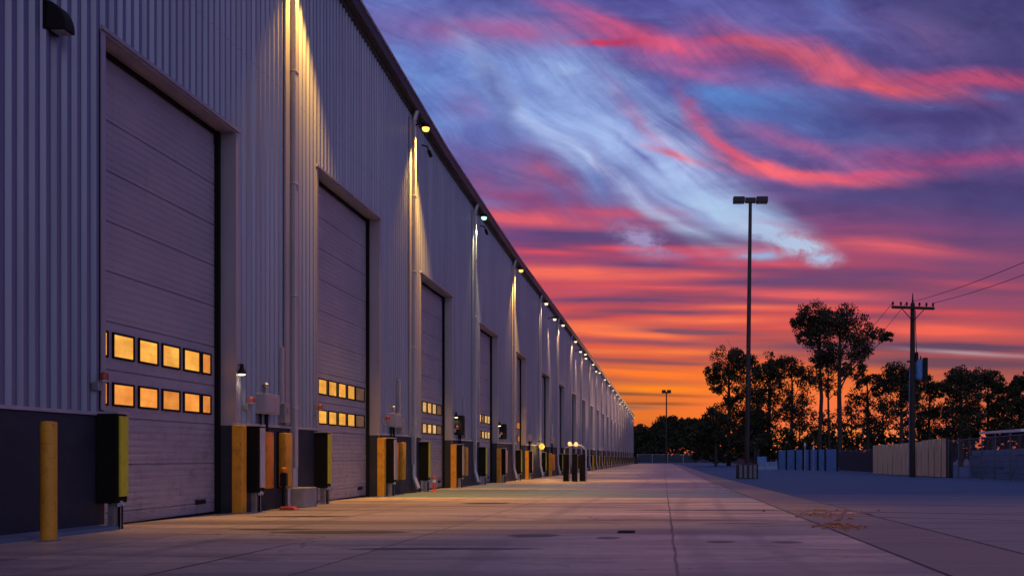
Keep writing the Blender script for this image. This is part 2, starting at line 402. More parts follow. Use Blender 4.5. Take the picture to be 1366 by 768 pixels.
# soft broken cloud body
cl = t.noise(t.mapping(P1, (0.75, 1.35, 1), loc=(6,4,0)), 1.0, 7, 0.62, 0.3).outputs[0]
c = t.mix(t.math('MULTIPLY', up, 0.75), c, t.mix(t.maprange(cl, 0.36, 0.64), (0.70,0.66,0.82), (1.28,1.28,1.20)), 'MULTIPLY')
# fibre contrast
c = t.mix(t.math('MULTIPLY', up, 0.55), c, t.mix(FD, tuple(v for v in (0.70,0.70,0.80)), (1.26,1.24,1.18)), 'MULTIPLY')
# unseen sky further right, kept deep navy to darken the wall's reflections
c = t.mix(t.maprange(U, 14.6, 17.0), c, t.ramp(t.math('MULTIPLY', dz, 1.0, clamp=True), [(0.0, s2l((92,70,120))), (0.10, s2l((50,54,118))), (0.5, s2l((38,48,112))), (1.0, s2l((70,70,140)))]))
# unseen sky beside, behind and overhead: hues chosen to light wall and yard
side = t.maprange(dy, 0.62, 0.30)
rear = t.ramp(t.math('MULTIPLY', dz, 1.0, clamp=True), [(0.0, s2l(REAR[0])), (0.25, s2l(REAR[1])), (1.0, s2l(REAR[2]))])
back = t.ramp(t.math('MULTIPLY', dz, 1.0, clamp=True), [(0.0, s2l(BACK[0])), (0.4, s2l(BACK[1])), (1.0, s2l(REAR[2]))])
rear = t.mix(t.maprange(dy, 0.05, -0.55), rear, back)
c = t.mix(side, c, rear)
c = t.mix(t.maprange(dz, 0.55, 0.85), c, s2l(REAR[2]))
bg = t.n('ShaderNodeBackground'); t.link(c, bg.inputs[0]); bg.inputs[1].default_value = 1.0
# clear-air glow of the sun that has just set behind the trees
sky = t.n('ShaderNodeTexSky'); sky.sky_type = 'NISHITA'; sky.sun_disc = False
sky.sun_elevation = R(SUN_EL); sky.sun_rotation = R(SUN_AZ); sky.altitude = 0
bg2 = t.n('ShaderNodeBackground'); t.link(sky.outputs[0], bg2.inputs[0]); bg2.inputs[1].default_value = 0.004
ad = t.n('ShaderNodeAddShader'); t.link(bg.outputs[0], ad.inputs[0]); t.link(bg2.outputs[0], ad.inputs[1])
t.link(ad.outputs[0], out.inputs[0])
world.cycles.sampling_method = 'MANUAL'; world.cycles.sample_map_resolution = 512

sl = bpy.data.lights.new('sun', 'SUN'); so = bpy.data.objects.new('sun', sl); COL.objects.link(so)
sl.energy = 0.2; sl.angle = R(4); sl.color = (1.0, 0.55, 0.38)
d = Vector((math.sin(R(SUN_AZ))*math.cos(R(SUN_EL)), math.cos(R(SUN_AZ))*math.cos(R(SUN_EL)), math.sin(R(SUN_EL))))
so.rotation_euler = d.to_track_quat('Z', 'Y').to_euler()
# ------------------------------------------------------------------ ground
YB = [-120,-40,-10,0,2,5,10,20,30,40,50,60,70,90,120,160,200,240,300,360,420,700,1500,3500]
def sheet(name, xs, lift, m, y0=-120, y1=3500, label=None, cat=None, kind='structure'):
    b = MB(); ys = [y for y in YB if y0 < y < y1]; ys = [y0] + ys + [y1]
    for y in ys:
        for x in xs: b.v.append((x, y, zg(y) + lift))
    n = len(xs)
    for i in range(len(ys)-1):
        for k in range(n-1):
            b.f.append([i*n+k, i*n+k+1, (i+1)*n+k+1, (i+1)*n+k]); b.m.append(0)
    o = b.build(name, m); return tag(o, label, cat, None, kind)

def concrete_mat():
    m, t, b = newmat('yard_concrete')
    tc = t.n('ShaderNodeTexCoord').outputs['Object']
    sp = t.n('ShaderNodeSeparateXYZ'); t.link(tc, sp.inputs[0]); x, y, z = sp.outputs
    wob = t.noise(t.mapping(tc, (0.9,0.9,0.9)), 1, 3).outputs[0]
    wv = t.math('MULTIPLY_ADD', wob, 0.05, -0.025)
    xw = t.math('ADD', x, wv); yw = t.math('ADD', y, wv)
    # slabs: tone per pour
    row = t.math('FLOOR', t.math('DIVIDE', t.math('ADD', y, 2.6), 4.9)); colm = t.math('FLOOR', t.math('DIVIDE', t.math('ADD', x, 2.6), 2.7))
    cv = t.n('ShaderNodeCombineXYZ'); t.link(row, cv.inputs[0]); t.link(colm, cv.inputs[1])
    wn = t.n('ShaderNodeTexWhiteNoise', noise_dimensions='2D'); t.link(cv.outputs[0], wn.inputs['Vector'])
    tone = wn.outputs['Value']
    drag = t.noise(t.mapping(tc, (0.13, 0.42, 1)), 1, 5, 0.6, 0.9).outputs[0]     # traffic and weather staining
    drag2 = t.noise(t.mapping(tc, (0.12, 0.75, 1), loc=(4,2,0)), 1, 6, 0.62, 1.0).outputs[0]
    fine = t.noise(tc, 9, 6, 0.7).outputs[0]
    c = t.mix(tone, (0.31,0.255,0.245), (0.47,0.385,0.36))
    c = t.mix(t.maprange(drag, 0.36, 0.66), c, (0.62,0.50,0.455))
    c = t.mix(t.maprange(drag2, 0.44, 0.62, 0, 0.9), c, (0.165,0.13,0.145))
    c = t.mix(t.maprange(fine, 0.48, 0.74, 0, 0.55), c, (0.16,0.14,0.15))
    blot = t.noise(t.mapping(tc, (0.5, 1.1, 1), loc=(7,3,0)), 1, 7, 0.7, 0.5).outputs[0]
    c = t.mix(t.maprange(blot, 0.54, 0.64, 0, 0.6), c, (0.15,0.12,0.13))
    # a bluer band across the whole yard
    band = t.math('MULTIPLY', t.math('GREATER_THAN', y, 23.9), t.math('LESS_THAN', y, 31.25))
    c = t.mix(t.math('MULTIPLY', band, t.maprange(drag2, 0.3, 0.6, 0.65, 1.0)), c, (0.085,0.16,0.25))
    band2 = t.math('MULTIPLY', t.math('GREATER_THAN', y, 6.0), t.math('LESS_THAN', y, 8.3))
    c = t.mix(t.math('MULTIPLY', band2, 0.45), c, (0.19,0.175,0.22))
    # bluish strip along the foot of the wall
    foot = t.math('MULTIPLY', t.math('LESS_THAN', xw, -6.28), 0.0)
    # joints
    def joint(v, at, w): return t.math('LESS_THAN', t.math('ABSOLUTE', t.math('SUBTRACT', v, at)), w)
    jx = t.math('ADD', joint(xw, 0.1, 0.013), t.math('ADD', joint(xw, -2.6, 0.012), joint(xw, -5.3, 0.010)))
    fr = t.math('ABSOLUTE', t.math('SUBTRACT', t.math('FRACT', t.math('DIVIDE', t.math('ADD', yw, 2.6), 4.9)), 0.5))
    jy = t.math('GREATER_THAN', fr, 0.4975)
    j = t.math('MINIMUM', t.math('ADD', jx, jy), 1.0)
    c = t.mix(t.math('MULTIPLY', j, 0.85), c, (0.035,0.032,0.04))
    vo = t.n('ShaderNodeTexVoronoi', feature='DISTANCE_TO_EDGE'); vo.inputs['Scale'].default_value = 0.21
    t.link(t.vmath('ADD', tc, t.vmath('MULTIPLY', t.noise(tc, 1.3, 4, .6).outputs['Color'], (0.9,0.9,0))), vo.inputs['Vector'])
    crack = t.math('MULTIPLY', t.math('LESS_THAN', vo.outputs['Distance'], 0.0022), t.maprange(t.noise(tc, 0.25, 2).outputs[0], 0.48, 0.56))
    c = t.mix(t.math('MULTIPLY', crack, 0.8), c, (0.05,0.045,0.05))
    # tyre tracks along the docks
    for (tx, wd) in ((-1.15, .16), (0.75, .15), (-4.1, .13), (1.45, .12)):
        sw = t.math('ADD', xw, t.math('MULTIPLY', t.math('SINE', t.math('MULTIPLY', y, 0.11)), 0.5))
        tk = t.maprange(t.math('ABSOLUTE', t.math('SUBTRACT', sw, tx)), wd, wd*.4, 0, 1)
        c = t.mix(t.math('MULTIPLY', tk, t.maprange(drag, 0.35, 0.65, 0.05, 0.5)), c, (0.13,0.11,0.12))
    # pale laitance along some joints
    ly = t.math('GREATER_THAN', fr, 0.488)
    c = t.mix(t.math('MULTIPLY', t.math('MULTIPLY', ly, t.math('SUBTRACT', 1.0, j)), t.maprange(drag2, 0.35, 0.6, 0, 0.5)), c, (0.52,0.43,0.40))
    # oil drips, ovals across the yard
    for (cx, cy, rx, ry) in [(-1.4,11.35,.26,.10),(-0.58,11.0,.13,.07),(0.56,10.45,.14,.06),(1.22,10.4,.15,.06),(-3.45,20.5,.45,.22),(-3.7,11.9,.75,.10),(-5.3,15.4,.7,.12),(-6.9,9.0,.5,.1),(-0.1,14.5,1.6,.10),(0.8,17.5,1.3,.15),(-2.0,9.6,.8,.05),(-3.61,8.3,.018,.75),(-0.9,18.6,.9,.05),(1.0,13.6,.5,.05),(-4.6,12.4,.5,.05)]:
        mp = t.mapping(tc, (rx*1.2, ry*(3.2 if cy < 13 and ry > .045 else 2.0), 1), (cx, cy, 0), typ='TEXTURE')
        gr = t.n('ShaderNodeTexGradient', gradient_type='SPHERICAL')
        fl = t.vmath('MULTIPLY', mp, (1,1,0)); dis = t.vmath('ADD', fl, t.vmath('MULTIPLY', t.vmath('SUBTRACT', t.noise(tc, 6, 3).outputs['Color'], (0.5,0.5,0.5)), (0.7,0.7,0)))
        t.link(dis, gr.inputs[0])
        c = t.mix(t.maprange(gr.outputs['Fac'], 0.03, 0.22, 0, 0.95), c, (0.02,0.017,0.02))
    t.link(c, b.inputs['Base Color'])
    r = t.maprange(drag, 0.3, 0.7, 0.60, 0.34)
    r = t.math('ADD', r, t.math('MULTIPLY', t.math('SUBTRACT', tone, 0.5), 0.08))
    t.link(r, b.inputs['Roughness'])
    b.inputs['Specular IOR Level'].default_value = 0.5
    bn = t.n('ShaderNodeBump'); bn.inputs['Strength'].default_value = 0.35; bn.inputs['Distance'].default_value = 0.02
    hgt = t.math('SUBTRACT', t.math('ADD', t.noise(tc, 40, 5, 0.7).outputs[0], t.math('MULTIPLY', drag2, 2.6)), t.math('MULTIPLY', j, 1.5))
    t.link(hgt, bn.inputs['Height']); t.link(bn.outputs[0], b.inputs['Normal'])
    return m

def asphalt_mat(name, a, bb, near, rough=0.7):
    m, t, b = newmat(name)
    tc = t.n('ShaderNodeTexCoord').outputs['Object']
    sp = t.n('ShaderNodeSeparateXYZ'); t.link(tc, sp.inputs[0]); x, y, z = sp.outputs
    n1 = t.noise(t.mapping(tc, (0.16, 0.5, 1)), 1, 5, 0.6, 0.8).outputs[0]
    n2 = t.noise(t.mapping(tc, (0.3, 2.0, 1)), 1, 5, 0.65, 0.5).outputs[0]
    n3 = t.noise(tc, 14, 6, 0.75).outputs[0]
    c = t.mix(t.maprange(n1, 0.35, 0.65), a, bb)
    # near tone close up, blending raggedly into the main mix with distance
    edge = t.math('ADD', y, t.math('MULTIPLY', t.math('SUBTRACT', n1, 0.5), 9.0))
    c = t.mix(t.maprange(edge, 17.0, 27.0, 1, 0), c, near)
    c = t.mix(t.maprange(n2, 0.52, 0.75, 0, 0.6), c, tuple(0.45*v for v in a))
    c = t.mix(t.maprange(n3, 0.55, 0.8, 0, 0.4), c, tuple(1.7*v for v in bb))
    # tyre arcs
    d = t.math('SQRT', t.math('ADD', t.math('POWER', t.math('SUBTRACT', x, 1.0), 2.0), t.math('POWER', t.math('SUBTRACT', y, 9.0), 2.0)))
    for rad in (6.7, 8.3, 11.5):
        k = t.math('LESS_THAN', t.math('ABSOLUTE', t.math('SUBTRACT', d, rad)), 0.07)
        c = t.mix(t.math('MULTIPLY', k, t.maprange(n1, 0.35, 0.6, 0.4, 0.9)), c, tuple(0.2*v for v in a))
    t.link(c, b.inputs['Base Color'])
    t.link(t.maprange(n1, 0.3, 0.7, rough-0.08, rough+0.1), b.inputs['Roughness'])
    b.inputs['Specular IOR Level'].default_value = 0.3
    bn = t.n('ShaderNodeBump'); bn.inputs['Strength'].default_value = 0.5; bn.inputs['Distance'].default_value = 0.01
    t.link(t.noise(tc, 70, 4, 0.7).outputs[0], bn.inputs['Height']); t.link(bn.outputs[0], b.inputs['Normal'])
    return m
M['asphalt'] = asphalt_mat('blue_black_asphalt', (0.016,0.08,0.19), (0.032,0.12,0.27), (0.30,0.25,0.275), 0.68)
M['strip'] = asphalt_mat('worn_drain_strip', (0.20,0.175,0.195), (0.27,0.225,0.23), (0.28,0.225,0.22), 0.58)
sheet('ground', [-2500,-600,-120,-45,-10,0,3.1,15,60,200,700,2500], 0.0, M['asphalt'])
sheet('concrete_yard', [-7.3,-5,-2.5,0,2.0], 0.008, concrete_mat(), -40, 246)
M['joint'] = mat('joint_sealant', (0.05,0.043,0.05), 0.8, 0, .6, (2,.7,2))
for jx_ in (1.985, 3.09): sheet('joint_line', [jx_-.009, jx_+.009], 0.0155, M['joint'], -40, 60)
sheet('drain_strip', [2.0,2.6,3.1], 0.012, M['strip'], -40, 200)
M['foot'] = mat('blue_grey_kerb', (0.10,0.15,0.25), 0.7, 0, 0.2, (1,1,1), 0.3)
# kerb strip at the foot of the wall
b = MB()
ys = [-12, 0, 5, 10, 12.45]
for i in range(len(ys)-1):
    y0, y1 = ys[i], ys[i+1]
    vs = [(x, y, zg(y)+z) for y in (y0, y1) for x, z in ((-6.72,-.05),(-6.72,.07),(-6.42,.05),(-6.40,-.05))]
    b.add(vs, [(0,1,5,4),(1,2,6,5),(2,3,7,6)] + ([(0,3,2,1)] if i == 0 else []) + ([(4,5,6,7)] if i == len(ys)-2 else []))
tag(b.build('kerb', M['foot']), None, None, None, 'structure')

# puddle and broken paving in the drain strip
def water_mat():
    m, t, b = newmat('standing_water')
    b.inputs['Base Color'].default_value = (0.03,0.022,0.02,1); b.inputs['Roughness'].default_value = 0.3; b.inputs['IOR'].default_value = 1.33
    tc = t.n('ShaderNodeTexCoord').outputs['Object']
    bn = t.n('ShaderNodeBump'); bn.inputs['Strength'].default_value = 0.06; bn.inputs['Distance'].default_value = 0.01
    t.link(t.noise(tc, 14, 2).outputs[0], bn.inputs['Height']); t.link(bn.outputs[0], b.inputs['Normal'])
    return m
M['water'] = water_mat()
def puddle(name, cx, cy, rx, ry, seed, label, nn=40):
    rnd = random.Random(seed); ph = [rnd.uniform(0,6.28) for _ in range(4)]
    b = MB(); vs = []
    for k in range(nn):
        a = 2*math.pi*k/nn; q = 1 + .16*math.sin(2*a+ph[0]) + .12*math.sin(3*a+ph[1]) + .08*math.sin(5*a+ph[2]) + .05*math.sin(9*a+ph[3])
        x, y = cx + rx*q*math.cos(a), cy + ry*q*math.sin(a)
        vs.append((x, y, zg(y)+0.0165))
    b.add(vs, [tuple(range(nn))])
    tag(b.build(name, M['water']), label, 'puddle', None, 'structure')
puddle('puddle', 2.72, 16.4, 0.42, 0.45, 3, 'shallow oval puddle in the drain strip reflecting the sunset')
M['rubble'] = mat('orange_brown_rubble', (0.42,0.17,0.07), 0.6, 0, 0.5, (9,9,9), 0.3)
b = MB(); rnd = random.Random(5)
def chip(x, y, s):
    rot = Matrix.Rotation(rnd.uniform(0,6.28),3,'Z') @ Matrix.Rotation(rnd.uniform(-.4,.4),3,'X')
    vs = []
    for zz in (-1,1):
        for k in range(5):
            a = 2*math.pi*k/5 + rnd.uniform(-.3,.3); r = s*(0.6+rnd.random()*.5)*(0.8 if zz>0 else 1)
            vs.append(Vector((x,y,zg(y)+.012+s*.22)) + rot @ Vector((r*math.cos(a), r*math.sin(a), zz*s*.3)))
    b.add(vs, [tuple(range(5)), (9,8,7,6,5)] + [(k,(k+1)%5,5+(k+1)%5,5+k) for k in range(5)])
for _ in range(240):
    q = rnd.random()
    if q < .5: x, y = rnd.gauss(2.15,.13), rnd.gauss(12.9,.35)
    elif q < .8: x, y = rnd.gauss(2.35,.16), rnd.gauss(15.2,.6)
    else: x, y = 2.72+rnd.gauss(0,.42), 17.15+rnd.gauss(0,.12)
    chip(x, y, rnd.choice([.01,.013,.018,.025,.035]))
tag(b.build('rubble', M['rubble']), 'scatter of small orange-brown broken paving by the puddle', 'rubble', None, 'stuff')
# steel drain plate set in the joint
b = MB()
cx, cy = -0.42, 11.9
b.box(cx-.10, cx+.10, cy-.16, cy+.16, zg(cy)+.0, zg(cy)+.016)
for k in range(5): b.box(cx-.085, cx+.085, cy-.13+k*.058, cy-.13+k*.058+.022, zg(cy)+.016, zg(cy)+.021)
tag(b.build('drain_grate', M['black']), 'small rectangular dark drain grate set in the yard concrete', 'drain grate')
# ------------------------------------------------------------------ the warehouse
WX = -6.7            # wall plane
Y_NEAR, Y_FAR = -10.0, 234.0
def eave(y):
    P = [(-10,11.25),(12,10.82),(22.1,10.36),(31.2,9.84),(40,9.64),(47.6,9.52),(64.8,9.52),(101,9.48),(240,9.48)]
    if y <= P[0][0]: return P[0][1]
    for (a,za),(b_,zb) in zip(P, P[1:]):
        if y <= b_: return za + (zb-za)*(y-a)/(b_-a)
    return P[-1][1]
WAIN = 1.27
SP = [18.75, 27.75, 36.75, 46.3] + [56.3 + 9.4*k for k in range(19)]      # downspouts
DOORS = [(12.5,16.3,5.78),(20.2,24.55,6.27),(28.8,33.0,5.73),(38.0,42.1,5.52),(47.4,50.75,5.41)]
for s in SP[4:]:
    if s + 5.2 < Y_FAR: DOORS.append((s+1.0, s+4.9, 5.30))
SP = [s for s in SP if s < Y_FAR-1]
ORD = ['first','second','third','fourth','fifth','sixth','seventh','eighth','ninth','tenth','eleventh','twelfth']

wh = thing('warehouse', 'long lilac-grey ribbed steel warehouse with a row of tall dock doors', 'warehouse')
# ribbed cladding
def ribs():
    ys = []
    y = Y_NEAR
    while y < Y_FAR:
        for dy, x in ((0,0),(0.078,0),(0.112,0.046),(0.166,0.046)):
            ys.append((y+dy, WX+x))
        y += 0.2
    ys.append((Y_FAR, WX))
    return ys
prof = ribs()
def xat(y):
    for (a,xa),(b_,xb) in zip(prof, prof[1:]):
        if a <= y <= b_: return xa+(xb-xa)*(y-a)/max(1e-9,b_-a)
    return WX
edges = sorted({e for d in DOORS for e in d[:2]})
pts = sorted(prof + [(e, xat(e)) for e in edges])
b = MB()
for (ya,xa),(yb,xb) in zip(pts, pts[1:]):
    if yb-ya < 1e-6: continue
    mid = (ya+yb)/2; z0 = WAIN
    for d in DOORS:
        if d[0] < mid < d[1]: z0 = d[2]
    b.add([(xa,ya,z0),(xb,yb,z0),(xb,yb,eave(yb)),(xa,ya,eave(ya))], [(0,1,2,3)])
b.build('wall', M['wall'], wh)
# other sides and roof
b = MB()
BX = -52.0
for y in (Y_NEAR, Y_FAR):
    e = eave(y)
    b.add([(WX-.06,y,zg(y)-.3),(BX,y,zg(y)-.3),(BX,y,e),((WX+BX)/2,y,e+1.3),(WX-.06,y,e)], [(0,1,2,3,4)])
b.add([(BX,Y_NEAR,-.3),(BX,Y_FAR,-2),(BX,Y_FAR,eave(Y_FAR)),(BX,Y_NEAR,eave(Y_NEAR))], [(0,1,2,3)])
b.build('end_wall', M['wall'], wh)
b = MB(); ysr = [-10.3,12,22.1,31.2,40,47.6,64.8,101,234.3]
for a, c2 in zip(ysr, ysr[1:]):
    ea, ec = eave(a), eave(c2)
    mx = (WX+BX)/2
    b.add([(WX+.1,a,ea+.03),(WX+.1,c2,ec+.03),(mx,c2,ec+1.35),(mx,a,ea+1.35),(BX-.2,a,ea+.03),(BX-.2,c2,ec+.03)], [(0,1,2,3),(3,2,5,4)])
b.build('roof', M['roof'], wh)
# eave: sloping fascia, box gutter with a lip
b = MB()
sec = [(-6.70,-.27),(-6.60,-.26),(-6.60,-.18),(-6.46,-.18),(-6.43,.02),(-6.47,.03),(-6.50,-.10),(-6.60,-.10),(-6.62,.045),(-6.75,.045)]
n = len(sec)
for y in ysr:
    for (x, z) in sec: b.v.append((x, y, eave(y)+z))
for i in range(len(ysr)-1):
    for k in range(n-1):
        b.f.append([i*n+k, i*n+k+1, (i+1)*n+k+1, (i+1)*n+k]); b.m.append(0)
b.f.append(list(range(n))); b.m.append(0); b.f.append(list(reversed(range((len(ysr)-1)*n, len(ysr)*n)))); b.m.append(0)
b.build('gutter', M['fascia'], wh)
b = MB()
for a, c2 in zip(ysr, ysr[1:]):
    vs = [(x,y,eave(y)+z) for y in (a,c2) for x,z in ((-6.445,.025),(-6.405,.025),(-6.405,.075),(-6.445,.075))]
    b.add(vs, [(0,1,5,4),(1,2,6,5),(2,3,7,6),(3,0,4,7)])
b.build('eave_edge', M['trim'], wh)
# dark precast base with a pale cap flashing, between the doors
gaps = []; y = Y_NEAR
for d in DOORS: gaps.append((y, d[0])); y = d[1]
gaps.append((y, Y_FAR))
for gi, (a, c2) in enumerate(gaps):
    b = MB()
    b.add([(x,yy,z) for yy in (a,c2) for x,z in ((WX-.3,zg(yy)-.3),(WX+.05,zg(yy)-.3),(WX+.05,WAIN-.02),(WX-.3,WAIN-.02))], [(0,1,5,4),(1,2,6,5),(2,3,7,6),(0,3,2,1),(4,5,6,7)])
    b.build('base_panel', M['wainscot'], wh, bevel=0.008)
    b = MB(); b.box(WX+.0, WX+.075, a, c2, WAIN-.018, WAIN+.022); b.build('cap_flashing', M['spout'], wh)
# downspouts
for s in SP:
    b = MB(); z1 = eave(s)-.42
    b.box(WX+.048, WX+.155, s-.07, s+.07, .55, z1)
    b.tube([(WX+.10,s,z1-.02),(WX+.14,s,z1+.12),(WX+.18,s,z1+.26)], .075, 8)
    for zz in (1.6, 3.6, 5.6, 7.6): b.box(WX+.03, WX+.163, s-.09, s+.09, zz, zz+.035)
    b.tube([(WX+.10,s,.58),(WX+.10,s,.2),(WX+.22,s,zg(s)+.12)], .07, 8)
    b.build('downspout', M['spout'], wh, bevel=0.012)
    b = MB(); b.box(WX+.048, WX+.082, s-.36, s-.16, WAIN+.05, z1); b.build('corner_trim', M['trim'], wh)

# doors -------------------------------------------------------------------
PX = WX - .25
def pane(kind):
    return M['pane_'+kind]
def pane_mat(name, col, strength):
    """frosted, dusty pane with the lit dock behind it: fittings and stacked goods show as soft bright and dark patches"""
    m, t, b = newmat(name)
    b.inputs['Base Color'].default_value = (.08,.06,.05,1); b.inputs['Roughness'].default_value = .22
    tc = t.n('ShaderNodeTexCoord').outputs['Object']
    oi = t.n('ShaderNodeObjectInfo').outputs['Random']
    a = t.noise(t.mapping(tc, (1, 2.4, 3.4)), 1.0, 4, .6).outputs[0]
    st_ = t.noise(t.mapping(tc, (1, .7, 13), loc=(3,1,0)), 1.0, 3, .5).outputs[0]
    du = t.noise(tc, 26, 5, .75).outputs[0]
    k = t.math('MULTIPLY', t.maprange(a, .32, .68, .84, 1.10), t.maprange(st_, .40, .62, .90, 1.04))
    k = t.math('MULTIPLY', k, t.maprange(du, .5, .8, 1.0, .85))
    k = t.math('MULTIPLY', k, t.math('MULTIPLY_ADD', oi, .34, .80))
    c = t.mix(t.maprange(a, .3, .7), (col[0]*.95, col[1]*.72, col[2]*.5), col)
    t.link(c, b.inputs['Emission Color']); t.link(t.math('MULTIPLY', k, strength), b.inputs['Emission Strength'])
    return m
M['pane_yellow'] = pane_mat('lit_pane_yellow', (1.0,0.50,0.07), 1.0)
M['pane_amber'] = pane_mat('lit_pane_amber', (1.0,0.38,0.06), 0.95)
M['pane_orange'] = pane_mat('lit_pane_orange', (0.85,0.30,0.045), 0.85)
M['pane_pale'] = pane_mat('lit_pane_pale', (0.95,0.60,0.22), 0.8)
M['pane_dull'] = pane_mat('dim_pane', (0.22,0.12,0.06), 0.5)
for di, (y0, y1, zt) in enumerate(DOORS):
    zb = zg(y1)
    far = di > 8
    dr = bpy.data.objects.new('overhead_door', None)
    # panel: sections with pressed ribs, as one profile
    b = MB(); zs = []
    z = zb + .02
    seams = [0.06, .66, 1.255, 1.85, 2.45] + [2.45+.625*k for k in range(1,8)]
    zs.append((z, 0))
    def plain(za, zc): zs.append((za+.012, .012)); zs.append((zc-.012, .012)); zs.append((zc-.004, -.008)); zs.append((zc+.004, -.008))
    def ribbed(za, zc, nr):
        zs.append((za+.012, .012))
        st = (zc-za-.06)/nr
        for k in range(nr):
            q = za+.03+k*st
            zs.extend([(q,.012),(q+.008,.005),(q+st*.42,.005),(q+st*.42+.008,.012)])
        zs.append((zc-.012,.012)); zs.append((zc-.004,-.008)); zs.append((zc+.004,-.008))
    last = z
    for s in seams:
        if s > zt + .05: break
        if s - last < .12: continue
        if s in (1.85, 2.45): plain(last, s)
        else: ribbed(last, s, 2 if far else (4 if di > 3 else 6))
        last = s
    zs.append((zt+.1, .012))
    n = len(zs)
    for yy in (y0-.08, y1+.08):
        for (zz, ox) in zs: b.v.append((PX+ox, yy, zz))
    for k in range(n-1): b.f.append([k, n+k, n+k+1, k+1]); b.m.append(0)
    dr = b.build('overhead_door', M['door'], wh)
    off = Vector((0,0,0))
    def sub(mb, name, m, **kw): return mb.build(name, m, dr, **kw)
    # seal along the floor, black side seals
    b = MB(); b.box(PX-.03, PX+.035, y0-.08, y1+.08, zg(y0)-.2, zb+.05); sub(b, 'bottom_seal', M['rubber'])
    b = MB(); b.box(PX+.014, PX+.075, y1-.09, y1-.001, zb-.05, zt-.001); b.box(PX+.014, PX+.075, y0+.001, y0+.08, zb-.05, zt-.001); b.box(PX+.014, PX+.05, y0+.08, y1-.09, zt-.06, zt-.001)
    sub(b, 'side_seal', M['rubber'])
    # folded steel frame: reveals, head, outer flashing
    b = MB()
    b.box(WX-.32, WX+.051, y1+.0005, y1+.022, zg(y1)-.2, zt+.002)
    b.box(WX-.32, WX+.051, y0-.022, y0-.0005, zg(y0)-.2, zt+.002)
    b.box(WX-.32, WX+.054, y0-.022, y1+.022, zt+.003, zt+.028)
    b.box(WX+.048, WX+.060, y1+.003, y1+.10, WAIN+.05, zt+.022)
    b.box(WX+.048, WX+.060, y0-.10, y0-.003, WAIN+.05, zt+.022)
    b.box(WX+.048, WX+.085, y0-.12, y1+.12, zt+.029, zt+.075)
    sub(b, 'door_frame', M['trim'])
    if di < 5:
        w = .57 if di != 4 else .46; pit = .65 if di != 4 else .52
        nw = 6
        for row, (za, zc) in enumerate(((2.0,2.33),(1.40,1.70))):
            for k in range(nw):
                ya = y0+.05+k*pit+ (.0 if di else 0)
                yb = min(ya+w-.03, y1-.20)
                if di == 1: ya += .15; yb = min(ya+w-.02, y1-.12)
                if k == nw-1: ya, yb = ya-.055, y1-.23
                if yb-ya < .12: continue
                f = MB(); x0, x1 = PX+.012, PX+.034; t_ = .026
                f.box(x0,x1,ya,yb,zc-t_,zc,0); f.box(x0,x1,ya,yb,za,za+t_,0)
                f.box(x0,x1,ya,ya+t_,za+t_,zc-t_,0); f.box(x0,x1,yb-t_,yb,za+t_,zc-t_,0)
                f.box(x0,x0+.008,ya+t_,yb-t_,za+t_,zc-t_,1)
                if di == 0: kd = ('yellow','amber')[row]
                elif di == 1: kd = 'yellow'
                elif di == 2: kd = 'pale'
                elif di == 3: kd = 'pale' if (k+row) % 3 else 'dull'
                else: kd = ('orange','dull')[row]
                if k == nw-1: kd = {0:'orange',1:'dull',2:'dull',3:'pale',4:'orange'}[di]
                sub(f, 'door_window', [M['rubber'], M['pane_'+kd]])
        f = MB(); f.box(PX+.012, PX+.045, y1-.75, y1-.45, .17+zb*0.9, .235+zb*0.9); sub(f, 'lift_handle', M['black'], bevel=.006)

# the side fixtures --------------------------------------------------------
def P2(xw, y, dz): return (xw, y, dz)
def ordn(i): return ORD[i]
# yellow corner posts right of each door
def make_post(label, group):
    t_ = thing('corner_post', label, 'guard post', (0,0,0), group)
    b = MB(); b.box(-.085,.085,-.085,.085,-.15,1.38); o = b.build('post', M['yellow'], t_, bevel=.018, loc=(0,0,0))
    b = MB(); b.box(-.12,.12,-.12,.12,-.02,.02); b.build('base_plate', M['galv'], t_, loc=(0,0,0))
    return t_
# black rubber guard hung on a short leg; one face painted
def make_guard(label, group, face):
    t_ = thing('door_guard', label, 'door guard', (0,0,0), group)
    b = MB(); b.box(-.135,.125,-.12,.12,.32,1.37); b.build('guard_body', M['rubber'], t_, bevel=.02, loc=(0,0,0))
    b = MB(); b.box(.1255,.150,-.09,.09,.40,1.345); b.build('face_panel', M[face], t_, bevel=.005, loc=(0,0,0))
    b = MB(); b.box(-.17,.135,-.13,.13,1.371,1.395); b.box(-.17,-.1355,-.12,.12,.33,1.371); b.build('mount_plate', M['spout'], t_, loc=(0,0,0))
    b = MB()
    b.box(-.03,.06,-.045,.0,-.14,.318,0); b.box(.075,.12,-.03,.03,-.14,.318,1)
    b.box(-.08,.16,-.10,.10,-.03,.015,0)
    b.build('leg', [M['galv'], M['black']], t_, bevel=.005, loc=(0,0,0))
    b = MB()
    for k in range(7): b.obox((.08+.05*((k*37)%5)/5, -.09+.03*k, .34-.05*((k*17)%3)/3), .04,.04,.05, Matrix.Rotation(k,3,'Z'))
    b.build('mount_hardware', M['galv'], t_, loc=(0,0,0))
    return t_
def make_pad(label, group, colr):
    t_ = thing('bumper_pad', label, 'bumper pad', (0,0,0), group)
    b = MB(); b.box(-.02,.11,-.17,.17,.36,1.30); b.build('pad_face', M[colr], t_, bevel=.03, smooth=True, loc=(0,0,0))
    b = MB(); b.box(-.05,-.021,-.19,.19,.345,1.315); b.build('back_plate', M['black'], t_, loc=(0,0,0))
    return t_
